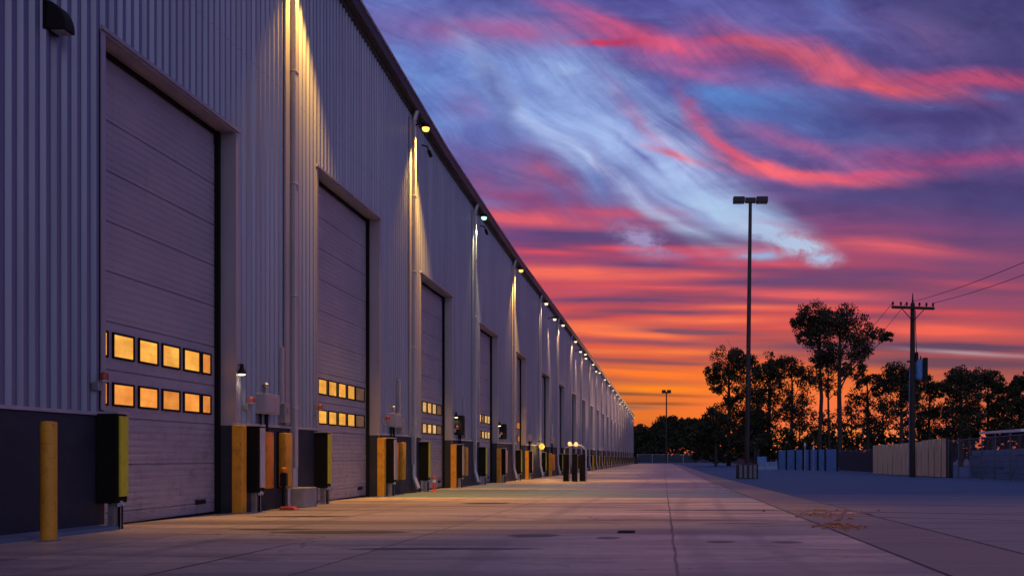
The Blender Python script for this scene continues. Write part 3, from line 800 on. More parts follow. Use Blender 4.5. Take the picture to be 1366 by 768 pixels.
def make_beacon(label, group):
    t_ = thing('signal_light', label, 'signal light', (0,0,0), group)
    b = MB(); b.box(-.06,.02,-.05,.05,-.16,-.06); b.tube([(.0,0,-.06),(.05,0,-.02)], .02, 6); b.build('bracket', M['galv'], t_, bevel=.006, loc=(0,0,0))
    b = MB(); b.lathe((.06,0,.0), [(.02,-.045),(.045,-.04),(.048,.02),(.035,.045),(.015,.055)], 12); b.build('lens', M['beacon'], t_, smooth=True, loc=(0,0,0))
    b = MB(); b.lathe((.06,0,0), [(.055,-.06),(.055,-.041),(.03,-.041),(.03,-.06)], 12); b.build('collar', M['galv'], t_, loc=(0,0,0))
    return t_
M['beacon'] = mat('red_amber_lens', (0.32,0.055,0.03), 0.25, 0, 0.2)
M['bulb_warm'] = emat('warm_lamp_lens', (1.0,0.80,0.45), 4.0)
M['bulb_yellow'] = emat('sodium_lamp_lens', (1.0,0.52,0.09), 2.6)
M['bulb_green'] = emat('mercury_lamp_lens', (0.50,1.0,0.74), 1.7)
M['bulb_white'] = emat('metal_halide_lens', (1.0,0.78,0.46), 2.0)
M['globe'] = emat('glowing_globe', (1.0,0.62,0.22), 1.3)
M['globe_amber'] = emat('amber_globe', (1.0,0.46,0.05), 1.5)
def make_dock_lamp(label, group):
    t_ = thing('dock_light', label, 'dock light', (0,0,0), group)
    t_.scale = (.75,.75,.75)
    b = MB(); b.lathe((.10,0,0), [(.085,-.07),(.09,-.065),(.08,-.02),(.04,.05),(.035,.14),(.02,.15)], 16, tilt=None); b.build('shade', M['black'], t_, smooth=True, loc=(0,0,0))
    b = MB(); b.lathe((.10,0,-.075), [(.03,-.022),(.06,-.012),(.075,.004)], 16); b.build('bulb', M['bulb_warm'], t_, smooth=True, loc=(0,0,0))
    b = MB(); b.tube([(-.03,0,.10),(.03,0,.13),(.07,0,.13),(.10,0,.09)], .016, 8); b.box(-.05,-.025,-.04,.04,.04,.15); b.build('arm', M['black'], t_, loc=(0,0,0))
    return t_
def spot(parent, loc, power, col, size=110, blend=0.6, rot=(0,0,0), r=.06):
    l = bpy.data.lights.new('lamp_light', 'SPOT'); l.energy = power; l.color = col; l.spot_size = R(size); l.spot_blend = blend; l.shadow_soft_size = r
    o = bpy.data.objects.new('lamp_light', l); COL.objects.link(o); o.parent = parent; o.location = loc; o.rotation_euler = rot
    return o

# sources, then copies along the wall
G_POST, G_GR, G_GL, G_O, G_Y = 'yellow corner posts of the dock doors', 'black guards right of the dock doors', 'black guards left of the dock doors', 'orange bumper pads between the doors', 'yellow bumper pads between the doors'
src = {}
def place(key, maker, loc, label, group):
    if key not in src:
        o = maker(label, group); o.location = loc; src[key] = o
        return o
    return copy_thing(src[key], loc, label, group)
WF = WX + .05
for di, (y0, y1, zt) in enumerate(DOORS):
    nm = ordn(di) if di < 12 else None
    def lab(a, far_lab): return a % nm if nm and di < 11 else far_lab
    g = zg(y1)
    place('post', make_post, (WX+.10, y1+.03, g), lab('tall yellow square post right of the %s dock door', 'tiny yellow post beside one of the far dock doors'), G_POST)
    if di != 5:
        place('gr', lambda l, gg: make_guard(l, gg, 'pale'), (WX+.20, y1+.36, g), lab('black guard with pale side face right of the %s dock door', 'tiny black guard right of one of the far dock doors'), G_GR)
    col_first = 'orange' if di != 3 else 'yellow'
    place('po'+col_first, lambda l, gg: make_pad(l, gg, col_first), (WX+.09, y1+1.06, g), lab(col_first + ' bumper pad nearest the guard of the %s dock door', 'tiny orange pad beyond one of the far dock doors'), G_O)
    nxt = DOORS[di+1][0] if di+1 < len(DOORS) else None
    if di < 12:
        place('py', lambda l, gg: make_pad(l, gg, 'yellow'), (WX+.09, y1+1.06+ (.88 if di == 0 else .75 if di < 3 else .5), g), lab('yellow bumper pad, second along the wall past the %s dock door', 'small yellow pad on the wall base well past the eleventh dock door'), G_Y)
    # guard left of the door
    place('gl', lambda l, gg: make_guard(l, gg, 'lime'), (WX+.185 if di == 0 else WX+.17, y0-.10, zg(y0)), lab('black guard with yellow-green edge left of the %s dock door', 'tiny black guard left of one of the far dock doors'), G_GL)
# round yellow bollard in front of the dark base, nearest the viewer
bo = thing('bollard', 'round yellow steel bollard standing before the dark wall base, nearest the viewer', 'bollard', (-6.185, 10.56, zg(10.56)))
b = MB(); b.lathe((0,0,0), [(.076,-.1),(.076,1.19),(.070,1.205),(.03,1.213)], 24); b.build('pipe', M['yellow'], bo, smooth=True, loc=(0,0,0))
b = MB(); b.lathe((0,0,0), [(.12,-.03),(.12,.012),(.08,.02)], 20); b.build('footing', M['foundation'], bo, smooth=True, loc=(0,0,0))
# black wall pack high on the near wall, unlit
wp = thing('wall_pack', 'black quarter-round wall light, unlit, high on the ribs left of the first door', 'wall light', (WX+.05, 11.42, 5.38))
b = MB(); nseg = 10
vs = []
for yy in (-.12,.12):
    vs.append((0,yy,0)); 
    for k in range(nseg+1):
        a = math.pi/2*k/nseg; vs.append((.20*math.cos(a)*1.0, yy*(1-.25*math.cos(a)), .30*math.sin(a)))
m_ = nseg+2
b.add(vs, [tuple(range(m_)), tuple(reversed(range(m_,2*m_)))] + [(k,k+1,m_+k+1,m_+k) for k in range(m_-1)] + [(m_-1,0,m_,2*m_-1)])
b.build('housing', M['black'], wp, bevel=.01, loc=(0,0,0))
b = MB(); b.box(.03,.17,-.08,.08,-.012,-.001); b.build('lens', M['galv'], wp, loc=(0,0,0))
b = MB(); b.box(-.03,-.001,-.13,.13,-.01,.31); b.build('back_plate', M['black'], wp, loc=(0,0,0))

# control gear between the doors
def make_gear(label, group):
    t_ = thing('control_box', label, 'control box', (0,0,0), group)
    b = MB(); b.box(-.03,.17,-.33,.30,-.16,.17); b.build('enclosure', M['box'], t_, bevel=.01, loc=(0,0,0))
    b = MB(); b.box(.1705,.178,-.30,.27,-.13,.14); b.build('cover', M['box'], t_, bevel=.003, loc=(0,0,0))
    b = MB(); b.tube([(.05,.02,.17),(.05,.02,.27)], .02, 8); b.lathe((.05,.02,.27),[(.02,0),(.045,.02),(.045,.07),(.02,.09)],10); b.build('gland', M['galv'], t_, loc=(0,0,0))
    b = MB(); b.tube([(.04,-.2,-.16),(.04,-.2,-1.25)], .022, 8); b.tube([(.04,.06,-.16),(.04,.06,-1.3)], .03, 8); b.build('conduit', M['black'], t_, smooth=True, loc=(0,0,0))
    return t_
def make_raceway(label, group):
    t_ = thing('cable_raceway', label, 'cable raceway', (0,0,0), group)
    b = MB(); b.box(-.02,.05,-.07,.07,.0,.98); b.build('cover', M['box'], t_, bevel=.006, loc=(0,0,0))
    b = MB(); b.box(-.02,.13,-.12,.12,-.34,-.001); b.box(.131,.145,-.03,.03,-.2,-.08); b.build('switch_box', M['galv'], t_, bevel=.01, loc=(0,0,0))
    return t_
for di in range(0, 6):
    y0, y1, zt = DOORS[di]; nm = ORD[di]
    if di != 3:
        place('gear', make_gear, (WX+.04, y1+1.15, 1.62), 'grey control box over the bumper pads past the %s dock door' % nm, 'grey control boxes between the doors')
        place('race', make_raceway, (WX+.04, y1+1.95 if di == 0 else y1+1.8, 1.68), 'narrow grey cable raceway past the %s dock door' % nm, 'cable raceways between the doors')
for di in range(0, 9):
    y0, y1, zt = DOORS[di]; nm = ORD[di]
    if di in (0, 1, 2, 3, 5):
        place('sig', make_beacon, (WX+.08, y1+.42, 1.66), 'red signal light over the black guard right of the %s dock door' % nm, 'red signal lights by the doors')
    if di in (0, 1):
        place('sig', make_beacon, (WX+.10, y0-.22, 1.70), 'red signal light over the black guard left of the %s dock door' % nm, 'red signal lights by the doors')
    if di in (0, 2, 3, 7):
        hz = {0:2.10, 2:2.03, 3:2.0, 7:1.5}[di]
        dl = place('dock', make_dock_lamp, (WX+.03, y1+.12 if di != 2 else y1+.4, hz), 'small lit lamp with a dark shade on the wall right of the %s dock door' % nm, 'lit dock lamps by the doors')
        spot(dl, (.10,0,-.12), 5, (1,.75,.42), 130, .7)
# dark upright ventilated box over the guard past the third and fourth doors
def make_horn(label, group):
    t_ = thing('dark_cabinet', label, 'cabinet', (0,0,0), group)
    b = MB(); b.box(-.02,.26,-.16,.16,0,.62); b.build('shell', M['black'], t_, bevel=.03, loc=(0,0,0))
    b = MB()
    for k in range(5): b.box(.261,.268,-.12,.12,.1+.09*k,.15+.09*k)
    b.build('louvre_panel', M['rubber'], t_, loc=(0,0,0))
    return t_
for di in (2, 3):
    y1 = DOORS[di][1]
    place('horn', make_horn, (WX+.05, y1+.62, 1.42), 'black cabinet on the wall over the guard right of the %s dock door' % ORD[di], 'black cabinets by the doors')
# concrete block below the downspout between the first two doors
cb = MB(); cb.box(-.16,.24,-.22,.42,-.1,.36)
tag(cb.build('concrete_block', M['concrete_block'], None, bevel=.02, loc=(WX+.2, 18.55, zg(18.6))), 'grey concrete block on the ground under the first downspout', 'concrete block')
# post with a round knob before the bumper pads, and a red pad at its foot
vp = thing('valve_post', 'dark slim post with an orange knob between the first pair of pads', 'valve post', (WX+.28, 17.75, zg(17.75)))
b = MB(); b.tube([(0,0,-.05),(0,0,.62)], .028, 10); b.box(-.05,.05,-.05,.05,.40,.62); b.build('pipe', M['black'], vp, smooth=False, bevel=.006, loc=(0,0,0))
b = MB(); b.lathe((.0,0,.67), [(.015,-.05),(.05,-.035),(.06,0),(.05,.035),(.015,.05)], 12); b.build('knob', M['orange'], vp, smooth=True, loc=(0,0,0))
b = MB(); b.tube([(.06,.05,-.02),(.06,.05,.36)], .035, 10); b.build('sleeve', M['galv'], vp, smooth=True, loc=(0,0,0))
b = MB(); prof_ = [(-.14,0),(-.12,.05),(.09,.05),(.14,0)]
b.add([(x,y,z) for y in (-.09,.09) for x,z in prof_], [(0,1,2,3),(7,6,5,4),(0,4,5,1),(1,5,6,2),(2,6,7,3),(3,7,4,0)])
tag(b.build('wheel_chock', M['red'], None, bevel=.012, loc=(WX+.42, 17.6, zg(17.6)+.012)), 'red wheel chock lying at the foot of the wall by the orange pad', 'wheel chock')
cone = thing('marker_stub', 'short red marker post at the foot of the guard left of the third dock door', 'marker post', (WX+.42, 28.75, zg(28.7)))
b = MB(); b.lathe((0,0,0),[(.09,-.02),(.085,.03),(.05,.05),(.04,.42),(.02,.44)],12,0); b.build('stub', M['red'], cone, smooth=True, loc=(0,0,0))
b = MB(); b.lathe((0,0,0),[(.0462,.26),(.0445,.34)],12,0); b.build('band', M['white'], cone, smooth=True, loc=(0,0,0))

# eave lamps ----------------------------------------------------------------
def make_wall_lamp(label, group, bulb):
    t_ = thing('eave_lamp', label, 'wall lamp', (0,0,0), group)
    b = MB(); b.tube([(-.36,0,.0),(-.2,0,.10),(-.06,0,.12)], .022, 8); b.box(-.385,-.36,-.07,.07,-.09,.09); b.build('arm', M['black'], t_, loc=(0,0,0))
    b = MB(); b.lathe((0,0,.03), [(.08,-.03),(.10,-.03),(.105,.0),(.09,.06),(.04,.10),(.02,.11)], 16); b.build('housing', M['black'], t_, smooth=True, loc=(0,0,0))
    b = MB(); b.lathe((0,0,-.02), [(.03,-.085),(.07,-.07),(.092,-.03),(.096,.015)], 16); b.build('lens', M[bulb], t_, smooth=True, loc=(0,0,0))
    return t_
LAMPY = []
for k, s in enumerate(SP):
    LAMPY.append((s-.02 if k else s+.16, k))
extra = [(60.6,None),(79.5,None),(85,None),(98,None)]
for (y, k) in LAMPY + extra:
    zz = eave(y) - (.62 if k is not None else .9)
    bulb, colr, pw = 'bulb_white', (1,.56,.24), 900 if k is not None and k < 7 else 420
    if k in (0, 1): bulb, colr, pw = 'bulb_yellow', (1,.48,.065), 3000 if k == 0 else 3000
    elif k == 2: bulb, colr, pw = 'bulb_green', (.85,.75,.32), 1500
    elif k == 3: bulb, colr, pw = 'bulb_yellow', (1,.48,.08), 1900
    if k == 1: lb = 'brightest yellow eave lamp, at the downspout before the third dock door'
    elif k == 0: lb = 'yellow eave lamp lighting the wall above the second dock door'
    elif k == 2: lb = 'greenish white eave lamp at the downspout before the fourth dock door'
    elif k == 3: lb = 'small orange eave lamp at the downspout before the fifth dock door'
    elif k is not None and k < 8: lb = 'small white eave lamp at the downspout before the %s dock door' % ORD[k+1]
    elif k is None: lb = 'tiny lower white lamp between the far eave lamps'
    else: lb = 'tiny white lamp in the far run of eave lamps'
    key = 'lamp'+bulb
    o = place(key, lambda l, gg: make_wall_lamp(l, gg, bulb), (WX+.42, y, zz), lb, 'lamps along the eave')
    LMP = spot(o, (0, 0, -.14), pw, colr, 84, .55, (0, R(-7), 0)) if k == 0 else spot(o, (-.17, 0, -.12), pw, colr, 60, .5, (0, R(-6), 0))
# small dark cameras below the eave lamps
def make_cam(label, group):
    t_ = thing('security_camera', label, 'security camera', (0,0,0), group)
    b = MB(); b.tube([(-.2,0,.16),(-.05,0,.12),(0,0,.0)], .022, 8); b.build('arm', M['black'], t_, loc=(0,0,0))
    b = MB(); b.tube([(0,-.02,.0),(.03,.12,-.12)], [.05,.05], 10); b.build('body', M['black'], t_, smooth=True, loc=(0,0,0))
    return t_
for k, y, zoff in ((1, 28.55, 0.95), (2, 37.7, .85)):
    place('cam', make_cam, (WX+.32, y, eave(y)-zoff), 'small dark camera under the eave beside the %s' % ('brightest yellow lamp' if k == 1 else 'greenish white lamp'), 'cameras under the eave')
# round amber lamps low on the wall by the far doors
def make_globe(label, group, m='globe_amber'):
    t_ = thing('globe_lamp', label, 'globe lamp', (0,0,0), group)
    b = MB(); b.lathe((0,0,0), [(.03,-.16),(.11,-.11),(.155,0),(.11,.11),(.03,.16)], 14); b.build('globe', M[m], t_, smooth=True, loc=(0,0,0))
    b = MB(); b.tube([(-.26,0,.26),(0,0,.26),(0,0,.185)], .02, 8); b.build('arm', M['black'], t_, loc=(0,0,0))
    return t_
gl = make_globe('large glowing amber globe lamp low on the wall past the fifth dock door', None); gl.location = (WX+.30, 55.2, 1.22)
pl = bpy.data.lights.new('lamp_light','POINT'); pl.energy = 25; pl.color = (1,.6,.2); pl.shadow_soft_size = .2
po = bpy.data.objects.new('lamp_light', pl); COL.objects.link(po); po.parent = gl; po.location = (.32,0,-.1)

# three black bollards with a pair of globe lamps -----------------------------
for k, (px, d) in enumerate(((755,44.9),(766.5,44.4),(777,44.9))):
    bl = thing('black_bollard', ['leftmost of the three thick black bollards in the yard', 'middle of the three thick black bollards in the yard', 'rightmost of the three thick black bollards in the yard'][k], 'bollard', ((px-885)/1400*d, d, zg(d)), 'black bollards in the yard')
    b = MB(); b.lathe((0,0,0), [(.125,-.05),(.125,1.13),(.105,1.17),(.04,1.18)], 20); b.build('pipe', M['black'], bl, smooth=True, loc=(0,0,0))
    b = MB(); b.lathe((0,0,0), [(.17,-.03),(.17,.015),(.126,.02)], 20); b.build('footing', M['black'], bl, smooth=True, loc=(0,0,0))
def hoop_lamp(px, d, h, label):
    x = (px-885)/1400*d
    t_ = thing('post_lamp', label, 'post lamp', (x, d, zg(d)), 'globe lamps over the black bollards')
    b = MB(); b.tube([(0,0,-.05),(0,0,h-.1)], .03, 10); b.lathe((0,0,h-.12),[(.04,0),(.08,.03),(.06,.05)],10); b.build('stem', M['galv'], t_, smooth=True, loc=(0,0,0))
    b = MB(); b.lathe((0,0,h+.02), [(.02,-.09),(.065,-.06),(.09,0),(.065,.06),(.02,.09)], 14); b.build('globe', M['globe'], t_, smooth=True, loc=(0,0,0))
    l = bpy.data.lights.new('lamp_light','POINT'); l.energy = 7; l.color = (1,.75,.4); l.shadow_soft_size = .13
    o = bpy.data.objects.new('lamp_light', l); COL.objects.link(o); o.parent = t_; o.location = (0,0,h+.02)
    l.use_shadow = True
hoop_lamp(760, 46.0, 1.62, 'left globe lamp on a thin stem behind the black bollards')
hoop_lamp(768.5, 46.0, 1.60, 'right globe lamp on a thin stem behind the black bollards')
hp = MB(); hx = [(752-885)/1400*46, (781-885)/1400*46]
hp.tube([(hx[0],46.3,zg(46.3)-.05),(hx[0],46.3,1.0),(hx[0]+.2,46.3,1.2),(hx[1]-.2,46.3,1.2),(hx[1],46.3,1.0),(hx[1],46.3,zg(46.3)-.05)], .04, 10)
tag(hp.build('guard_hoop', M['galv'], None, smooth=True), 'galvanised pipe hoop standing behind the black bollards', 'guard hoop')
# ------------------------------------------------------------------ yard furniture on the right
def at(px, d): return (px-885)/1400*d
# tall light pole on a concrete base
d = 53.5; x = at(996.5, d); g = zg(d)
lp = thing('light_pole', 'tall dark parking-lot light pole with two flat heads on a square base', 'light pole', (x, d, g))
top = 13.62 - g; LX = .17
b = MB(); b.tube([(0,0,.7),(LX,0,top)], [.135,.085], 14); b.build('shaft', M['pole_steel'], lp, smooth=True, loc=(0,0,0))
b = MB(); b.box(-.53,.53,-.53,.53,-.2,.74); b.build('pedestal', M['wainscot'], lp, bevel=.02, loc=(0,0,0))
b = MB()
for k in (-.36,-.12,.14,.36): b.box(k-.07,k+.07,-.545,-.531,.04,.70)
b.build('cladding_strip', M['foundation'], lp, loc=(0,0,0))
b = MB(); b.lathe((0,0,.74),[(.25,0),(.25,.03),(.15,.05)],14); b.build('base_plate', M['pole_steel'], lp, smooth=True, loc=(0,0,0))
b = MB(); b.box(LX-.26,LX+.26,-.12,.12,top-.02,top+.24); b.build('crossarm', M['pole_steel'], lp, bevel=.02, loc=(0,0,0))
for s in (-1,1):
    b = MB(); xa, xb = (.30, .88)
    x0, x1 = sorted((LX+s*xa, LX+s*xb)); b.box(x0,x1,-.28,.28,top-.02,top+.26); o = b.build('lamp_head', M['pole_steel'], lp, bevel=.03, loc=(0,0,0))
    c = MB(); c.box(x0+.06,x1-.06,-.2,.2,top-.032,top-.021); c.build('lens', M['galv'], o, loc=(0,0,0))
    c = MB(); x0, x1 = sorted((LX+s*.262, LX+s*.299)); c.box(x0,x1,-.10,.10,top+.02,top+.24); c.build('knuckle', M['galv'], o, loc=(0,0,0))
# far mast
d = 282; x = at(889, d); g = zg(d)
fm = thing('distant_light_pole', 'thin distant light pole with a flat head before the far trees', 'light pole', (x, d, g))
b = MB(); b.tube([(0,0,-.1),(0,0,19.1)], [.24,.17], 10); b.build('shaft', M['pole_steel'], fm, smooth=True, loc=(0,0,0))
for s in (-1,1):
    b = MB(); x0, x1 = sorted((s*.15, s*1.25)); b.box(x0,x1,-.45,.45,18.7,19.6); b.build('lamp_head', M['pole_steel'], fm, bevel=.06, loc=(0,0,0))
# utility pole with crossarm, insulators, transformer
d = 59.0; x = at(1217, d); g = zg(d)
up_ = thing('utility_pole', 'dark timber utility pole with a crossarm and a blue transformer', 'utility pole', (x, d, g))
def zz(py, dd=59.0): return CAMZ - (py-606)/1400*dd - g
ztop = zz(391)
b = MB(); b.tube([(0,0,-.3),(0,0,3),(0.02,0,zz(404))], [.185,.17,.125], 12); b.build('pole', M['pole_wood'], up_, smooth=True, loc=(0,0,0))
b = MB(); b.tube([(0.02,0,zz(404)),(0.02,0,ztop)], [.06,.02], 8); b.build('spike', M['black'], up_, loc=(0,0,0))
b = MB(); b.obox((0,-.17,zz(411)), 2.4,.12,.15, Matrix.Rotation(R(2),3,'Y')); b.build('crossarm', M['pole_wood'], up_, bevel=.012, loc=(0,0,0))
b = MB(); b.tube([(-.62,-.17,zz(411)-.05),(0,-.15,zz(411)-.75)], .025, 6); b.tube([(.62,-.17,zz(411)-.1),(0,-.15,zz(411)-.75)], .025, 6); b.build('brace', M['black'], up_, loc=(0,0,0))
for ix in (-1.13,-.68,-.35,.36,.75,1.12):
    b = MB(); b.lathe((ix,-.17,zz(411)+.07-ix*.035), [(.02,-.02),(.02,.05),(.062,.06),(.066,.11),(.045,.12),(.062,.15),(.055,.21),(.03,.25)], 10); b.build('insulator', M['black'], up_, smooth=True, loc=(0,0,0))
b = MB(); b.lathe((.36,-.05,zz(492)), [(.06,-.62),(.20,-.58),(.21,.42),(.19,.50),(.06,.55)], 16); tr = b.build('transformer', M['trans_sheen_blue'], up_, smooth=True, loc=(0,0,0))
for q in (-.1,.1):
    c = MB(); c.lathe((.36+q,-.05,zz(492)+.52), [(.03,0),(.05,.04),(.03,.08),(.05,.12),(.03,.16),(.012,.24)], 8); c.build('bushing', M['black'], tr, loc=(0,0,0))
b = MB(); b.box(.60,.84,-.16,.14,zz(508),zz(477)); b.build('switch_box', M['black'], up_, bevel=.02, loc=(0,0,0))
b = MB(); b.box(.10,.62,-.09,-.01,zz(489),zz(486)); b.box(.10,.62,-.09,-.01,zz(505),zz(502)); b.tube([(-.30,0,zz(482)),(.1,0,zz(482))], .05, 8); b.build('bracket', M['black'], up_, loc=(0,0,0))
b = MB(); b.tube([(.16,-.08,zz(414)),(.17,-.08,zz(440)),(.22,-.1,zz(470))], .02, 6); b.lathe((.22,-.1,zz(476)),[(.03,-.3),(.1,-.28),(.1,.2),(.03,.3)],10); b.build('cutout_fuse', M['black'], up_, loc=(0,0,0))
b = MB(); b.tube([(-.19,-.05,-.1),(-.185,-.05,4.2),(-.16,-.05,zz(489))], .03, 8); b.build('sheen_strip', M['trans_sheen_blue'], up_, smooth=True, loc=(0,0,0))  # blue sheen down the pole's left side, put in as a coloured strip
# overhead wires
def wire(p0, p1, sag, label, r=.014, n=24, y1=None):
    b = MB(); p0, p1 = Vector(p0), Vector(p1); pts_ = []
    for k in range(n+1):
        t_ = k/n; p = p0.lerp(p1, t_); p.z -= sag*4*t_*(1-t_); pts_.append(p)
    b.tube(pts_, r, 5)
    tag(b.build('overhead_wire', M['black'], None), label, 'wire', 'overhead wires')
X0, ZP = x, g + zz(411) + .3
wire((X0+.05, 59, g+zz(402)), (X0+.3, -3, g+zz(402)+.1), 1.35, 'upper wire running from the utility pole top out over the yard')
wire((X0+1.12, 58.83, g+zz(411)+.26), (X0+1.3, -3, g+zz(411)+.3), 1.3, 'lower wire running from the crossarm end out over the yard')
wire((X0-1.13, 58.83, g+zz(411)+.30), (X0-3.2, 119, 6.4), 1.9, 'wire dropping from the near crossarm end towards the pines')
wire((X0-.35, 58.83, g+zz(411)+.30), (X0-1.6, 119, 6.4), 1.9, 'wire dropping from the crossarm middle towards the pines')
# the next two poles of the line, one outside the picture and one among the pines
copy_thing(up_, (X0+.2, -3, zg(-3)), 'dark timber utility pole at the near end of the overhead wires', None)

# fences -----------------------------------------------------------------
def chain_mat():
    m, t, b = newmat('chain_link_with_screen')
    tc = t.n('ShaderNodeTexCoord').outputs['Object']
    sp = t.n('ShaderNodeSeparateXYZ'); t.link(tc, sp.inputs[0])
    h = t.math('ADD', sp.outputs[0], sp.outputs[1])
    def diag(sg):
        q = t.math('FRACT', t.math('MULTIPLY', t.math('ADD', h, t.math('MULTIPLY', sp.outputs[2], sg)), 9.0))
        return t.math('LESS_THAN', q, 0.17)
    f = t.math('MAXIMUM', diag(1.0), diag(-1.0))
    tr = t.n('ShaderNodeBsdfTransparent'); mx = t.n('ShaderNodeMixShader')
    t.link(f, mx.inputs[0]); t.link(tr.outputs[0], mx.inputs[1]); t.link(b.outputs[0], mx.inputs[2])
    b.inputs['Base Color'].default_value = (0.10,0.13,0.18,1); b.inputs['Metallic'].default_value = .4; b.inputs['Roughness'].default_value = .5
    t.link(mx.outputs[0], t.nt.nodes['Material Output'].inputs['Surface'])
    return m
M['chain'] = chain_mat()
M['screen'] = mat('dark_privacy_screen', (0.018,0.028,0.045), 0.8, 0, 0.3, (1,1,2))
M['rail'] = mat('fence_rail', (0.10,0.12,0.16), 0.5, 0.5, 0.15, (5,5,5))
def chain_fence(p0, p1, h, step, label, screen=0, rail='rail', z_from=.06):
    p0, p1 = Vector((p0[0],p0[1],0)), Vector((p1[0],p1[1],0)); L = (p1-p0).length; dv = (p1-p0)/L
    f = thing('chain_link_fence', label, 'fence', (p0.x, p0.y, zg(p0.y)))
    n = max(1, round(L/step)); W = lambda t_, z: (p0.x+dv.x*t_, p0.y+dv.y*t_, zg(p0.y+dv.y*t_)+z)
    nrm = Vector((-dv.y, dv.x, 0))
    for k in range(n+1):
        b = MB(); t_ = L*k/n; a = W(t_, -.1); c = W(t_, h+.06); b.tube([a,c], .035, 8); b.lathe(c,[(.045,0),(.04,.03),(.01,.05)],8); b.build('post', M[rail], f, smooth=True)
    b = MB(); b.tube([W(L*k/n, h) for k in range(n+1)], .025, 6); b.build('top_rail', M[rail], f)
    b = MB()
    for k in range(n):
        a, c = L*k/n, L*(k+1)/n; b.add([W(a,z_from),W(c,z_from),W(c,h),W(a,h)], [(0,1,2,3)])
    b.build('mesh', M['chain'], f)
    if screen:
        b = MB()
        for k in range(n):
            a, c = L*k/n, L*(k+1)/n
            q = [Vector(W(a,.1)),Vector(W(c,.1)),Vector(W(c,screen)),Vector(W(a,screen))]
            vs = [p+nrm*.04 for p in q] + [p+nrm*.05 for p in q]
            b.add(vs, [(0,1,2,3),(7,6,5,4),(0,4,5,1),(1,5,6,2),(2,6,7,3),(3,7,4,0)])
        b.build('screen', M['screen'], f)
    return f
chain_fence((15.0, 43.4), (15.35, 56.6), 1.98, 2.4, 'see-through chain-link fence with dark posts right of the timber board fence')
chain_fence((14.9, 24), (15.0, 43.3), 1.98, 2.4, 'near end of the chain-link fence, running out of the picture')
chain_fence((15.35, 75.6), (15.45, 92), 1.75, 2.7, 'dark screened chain-link fence between the blue panels and the board fence', screen=1.6)
chain_fence((at(850,295),295), (at(976,280),280), 2.35, 4.6, 'long low far fence with pale top rail below the distant trees', screen=2.0, rail='white')
chain_fence((at(976,278),278), (at(1012,140),140), 2.2, 12.0, 'dark fence linking the far fence to the blue panels', screen=2.0)
# timber board fence
bf = thing('board_fence', 'weathered upright timber board fence with dark gaps behind the utility pole', 'fence', (15.25, 56.8, zg(57)))
rb = random.Random(11); y = 56.9; k = 0
groups = [1.0]*17
while y < 74.8:
    w = rb.uniform(.95,1.55)
    b = MB(); zt_ = zg(y)+2.02+.05*rb.random()+ (.10 if y < 62 else 0); x_ = 15.42 - .012*(y-56.8)
    b.box(x_-.02, x_+.03, y, y+w, zg(y)+.02, zt_); b.build('board', M['timber'], bf, bevel=.008)
    y += w + rb.uniform(.10,.22); k += 1
b = MB(); b.box(15.48,15.56,56.9,75,zg(66)+.25,zg(66)+.36); b.box(15.48,15.56,56.9,75,zg(66)+1.5,zg(66)+1.6); b.build('rail', M['black'], bf)
b = MB(); b.box(15.57,15.66,56.75,75.1,zg(75)-.1,zg(66)+1.9); b.build('backing', M['black'], bf)
b = MB(); b.box(15.30,15.46,56.68,56.84,zg(57)-.1,zg(57)+2.18); b.build('end_post', M['black'], bf, bevel=.01)
# blue panels with dark posts
def panel_run(name, label, P, hts, m='blue_sheet', gap=.05):
    f = thing(name, label, 'fence', (P[0][0], P[0][1], zg(P[0][1])))
    for (a, c), h in zip(zip(P, P[1:]), hts):
        a3, c3 = Vector((a[0],a[1],0)), Vector((c[0],c[1],0)); dv = (c3-a3).normalized(); nr = Vector((-dv.y,dv.x,0))*.03
        q0, q1 = a3+dv*gap, c3-dv*gap; b = MB(); g_ = zg(a[1])
        # folded sheet: shallow vertical corrugation
        N = 12; vs = []
        for k in range(N+1):
            p = q0.lerp(q1, k/N) + nr*(1.2 if k % 2 else .2)
            vs += [(p.x,p.y,g_+.08),(p.x,p.y,g_+h),(p.x+nr.x*.4,p.y+nr.y*.4+.03,g_+h),(p.x+nr.x*.4,p.y+nr.y*.4+.03,g_+.08)]
        fs = []
        for k in range(N):
            for e in range(4): fs.append((4*k+e,4*k+(e+1)%4,4*k+4+(e+1)%4,4*k+4+e))
        fs += [(0,1,2,3),(4*N+3,4*N+2,4*N+1,4*N)]
        b.add(vs, fs); b.build('panel', M[m], f)
    for p in P:
        b = MB(); g_ = zg(p[1]); b.box(p[0]-.09,p[0]+.09,p[1]-.12,p[1]+.06,g_-.25,g_+hts[0]+.03); b.build('post', M['black'], f, bevel=.01)
    return f
Pp = []
pxs = [1037.5,1049,1061,1071.5,1080,1091,1101,1117]
for px in pxs:
    d_ = 106 - (px-1037)/80*13.2; Pp.append((at(px,d_), d_))
panel_run('panel_fence', 'blue corrugated panel fence with dark posts left of the screened fence', Pp, [1.95]*7)
for px, lab_ in ((1076,'taller pale finial standing above the blue panel fence'),(1087.5,'shorter pale finial standing above the blue panel fence')):
    d_ = 103 - (px-1037)/80*13; b = MB(); hh = 2.6 if px == 1076 else 2.25
    b.lathe((0,0,0),[(.05,-.1),(.05,hh-.5),(.12,hh-.35),(.10,hh-.15),(.02,hh)],10)
    tag(b.build('marker_pole', M['spout'], None, smooth=True, loc=(at(px,d_), d_+1.2, zg(d_))), lab_, 'marker pole', 'pale finials behind the blue panels')
panel_run('small_panel_fence', 'small separate blue panel beside the base of the tall light pole', [(at(1009,125),125),(at(1024,125),125)], [1.35])
b = MB(); x0, x1 = at(1011,100), at(1037,100)
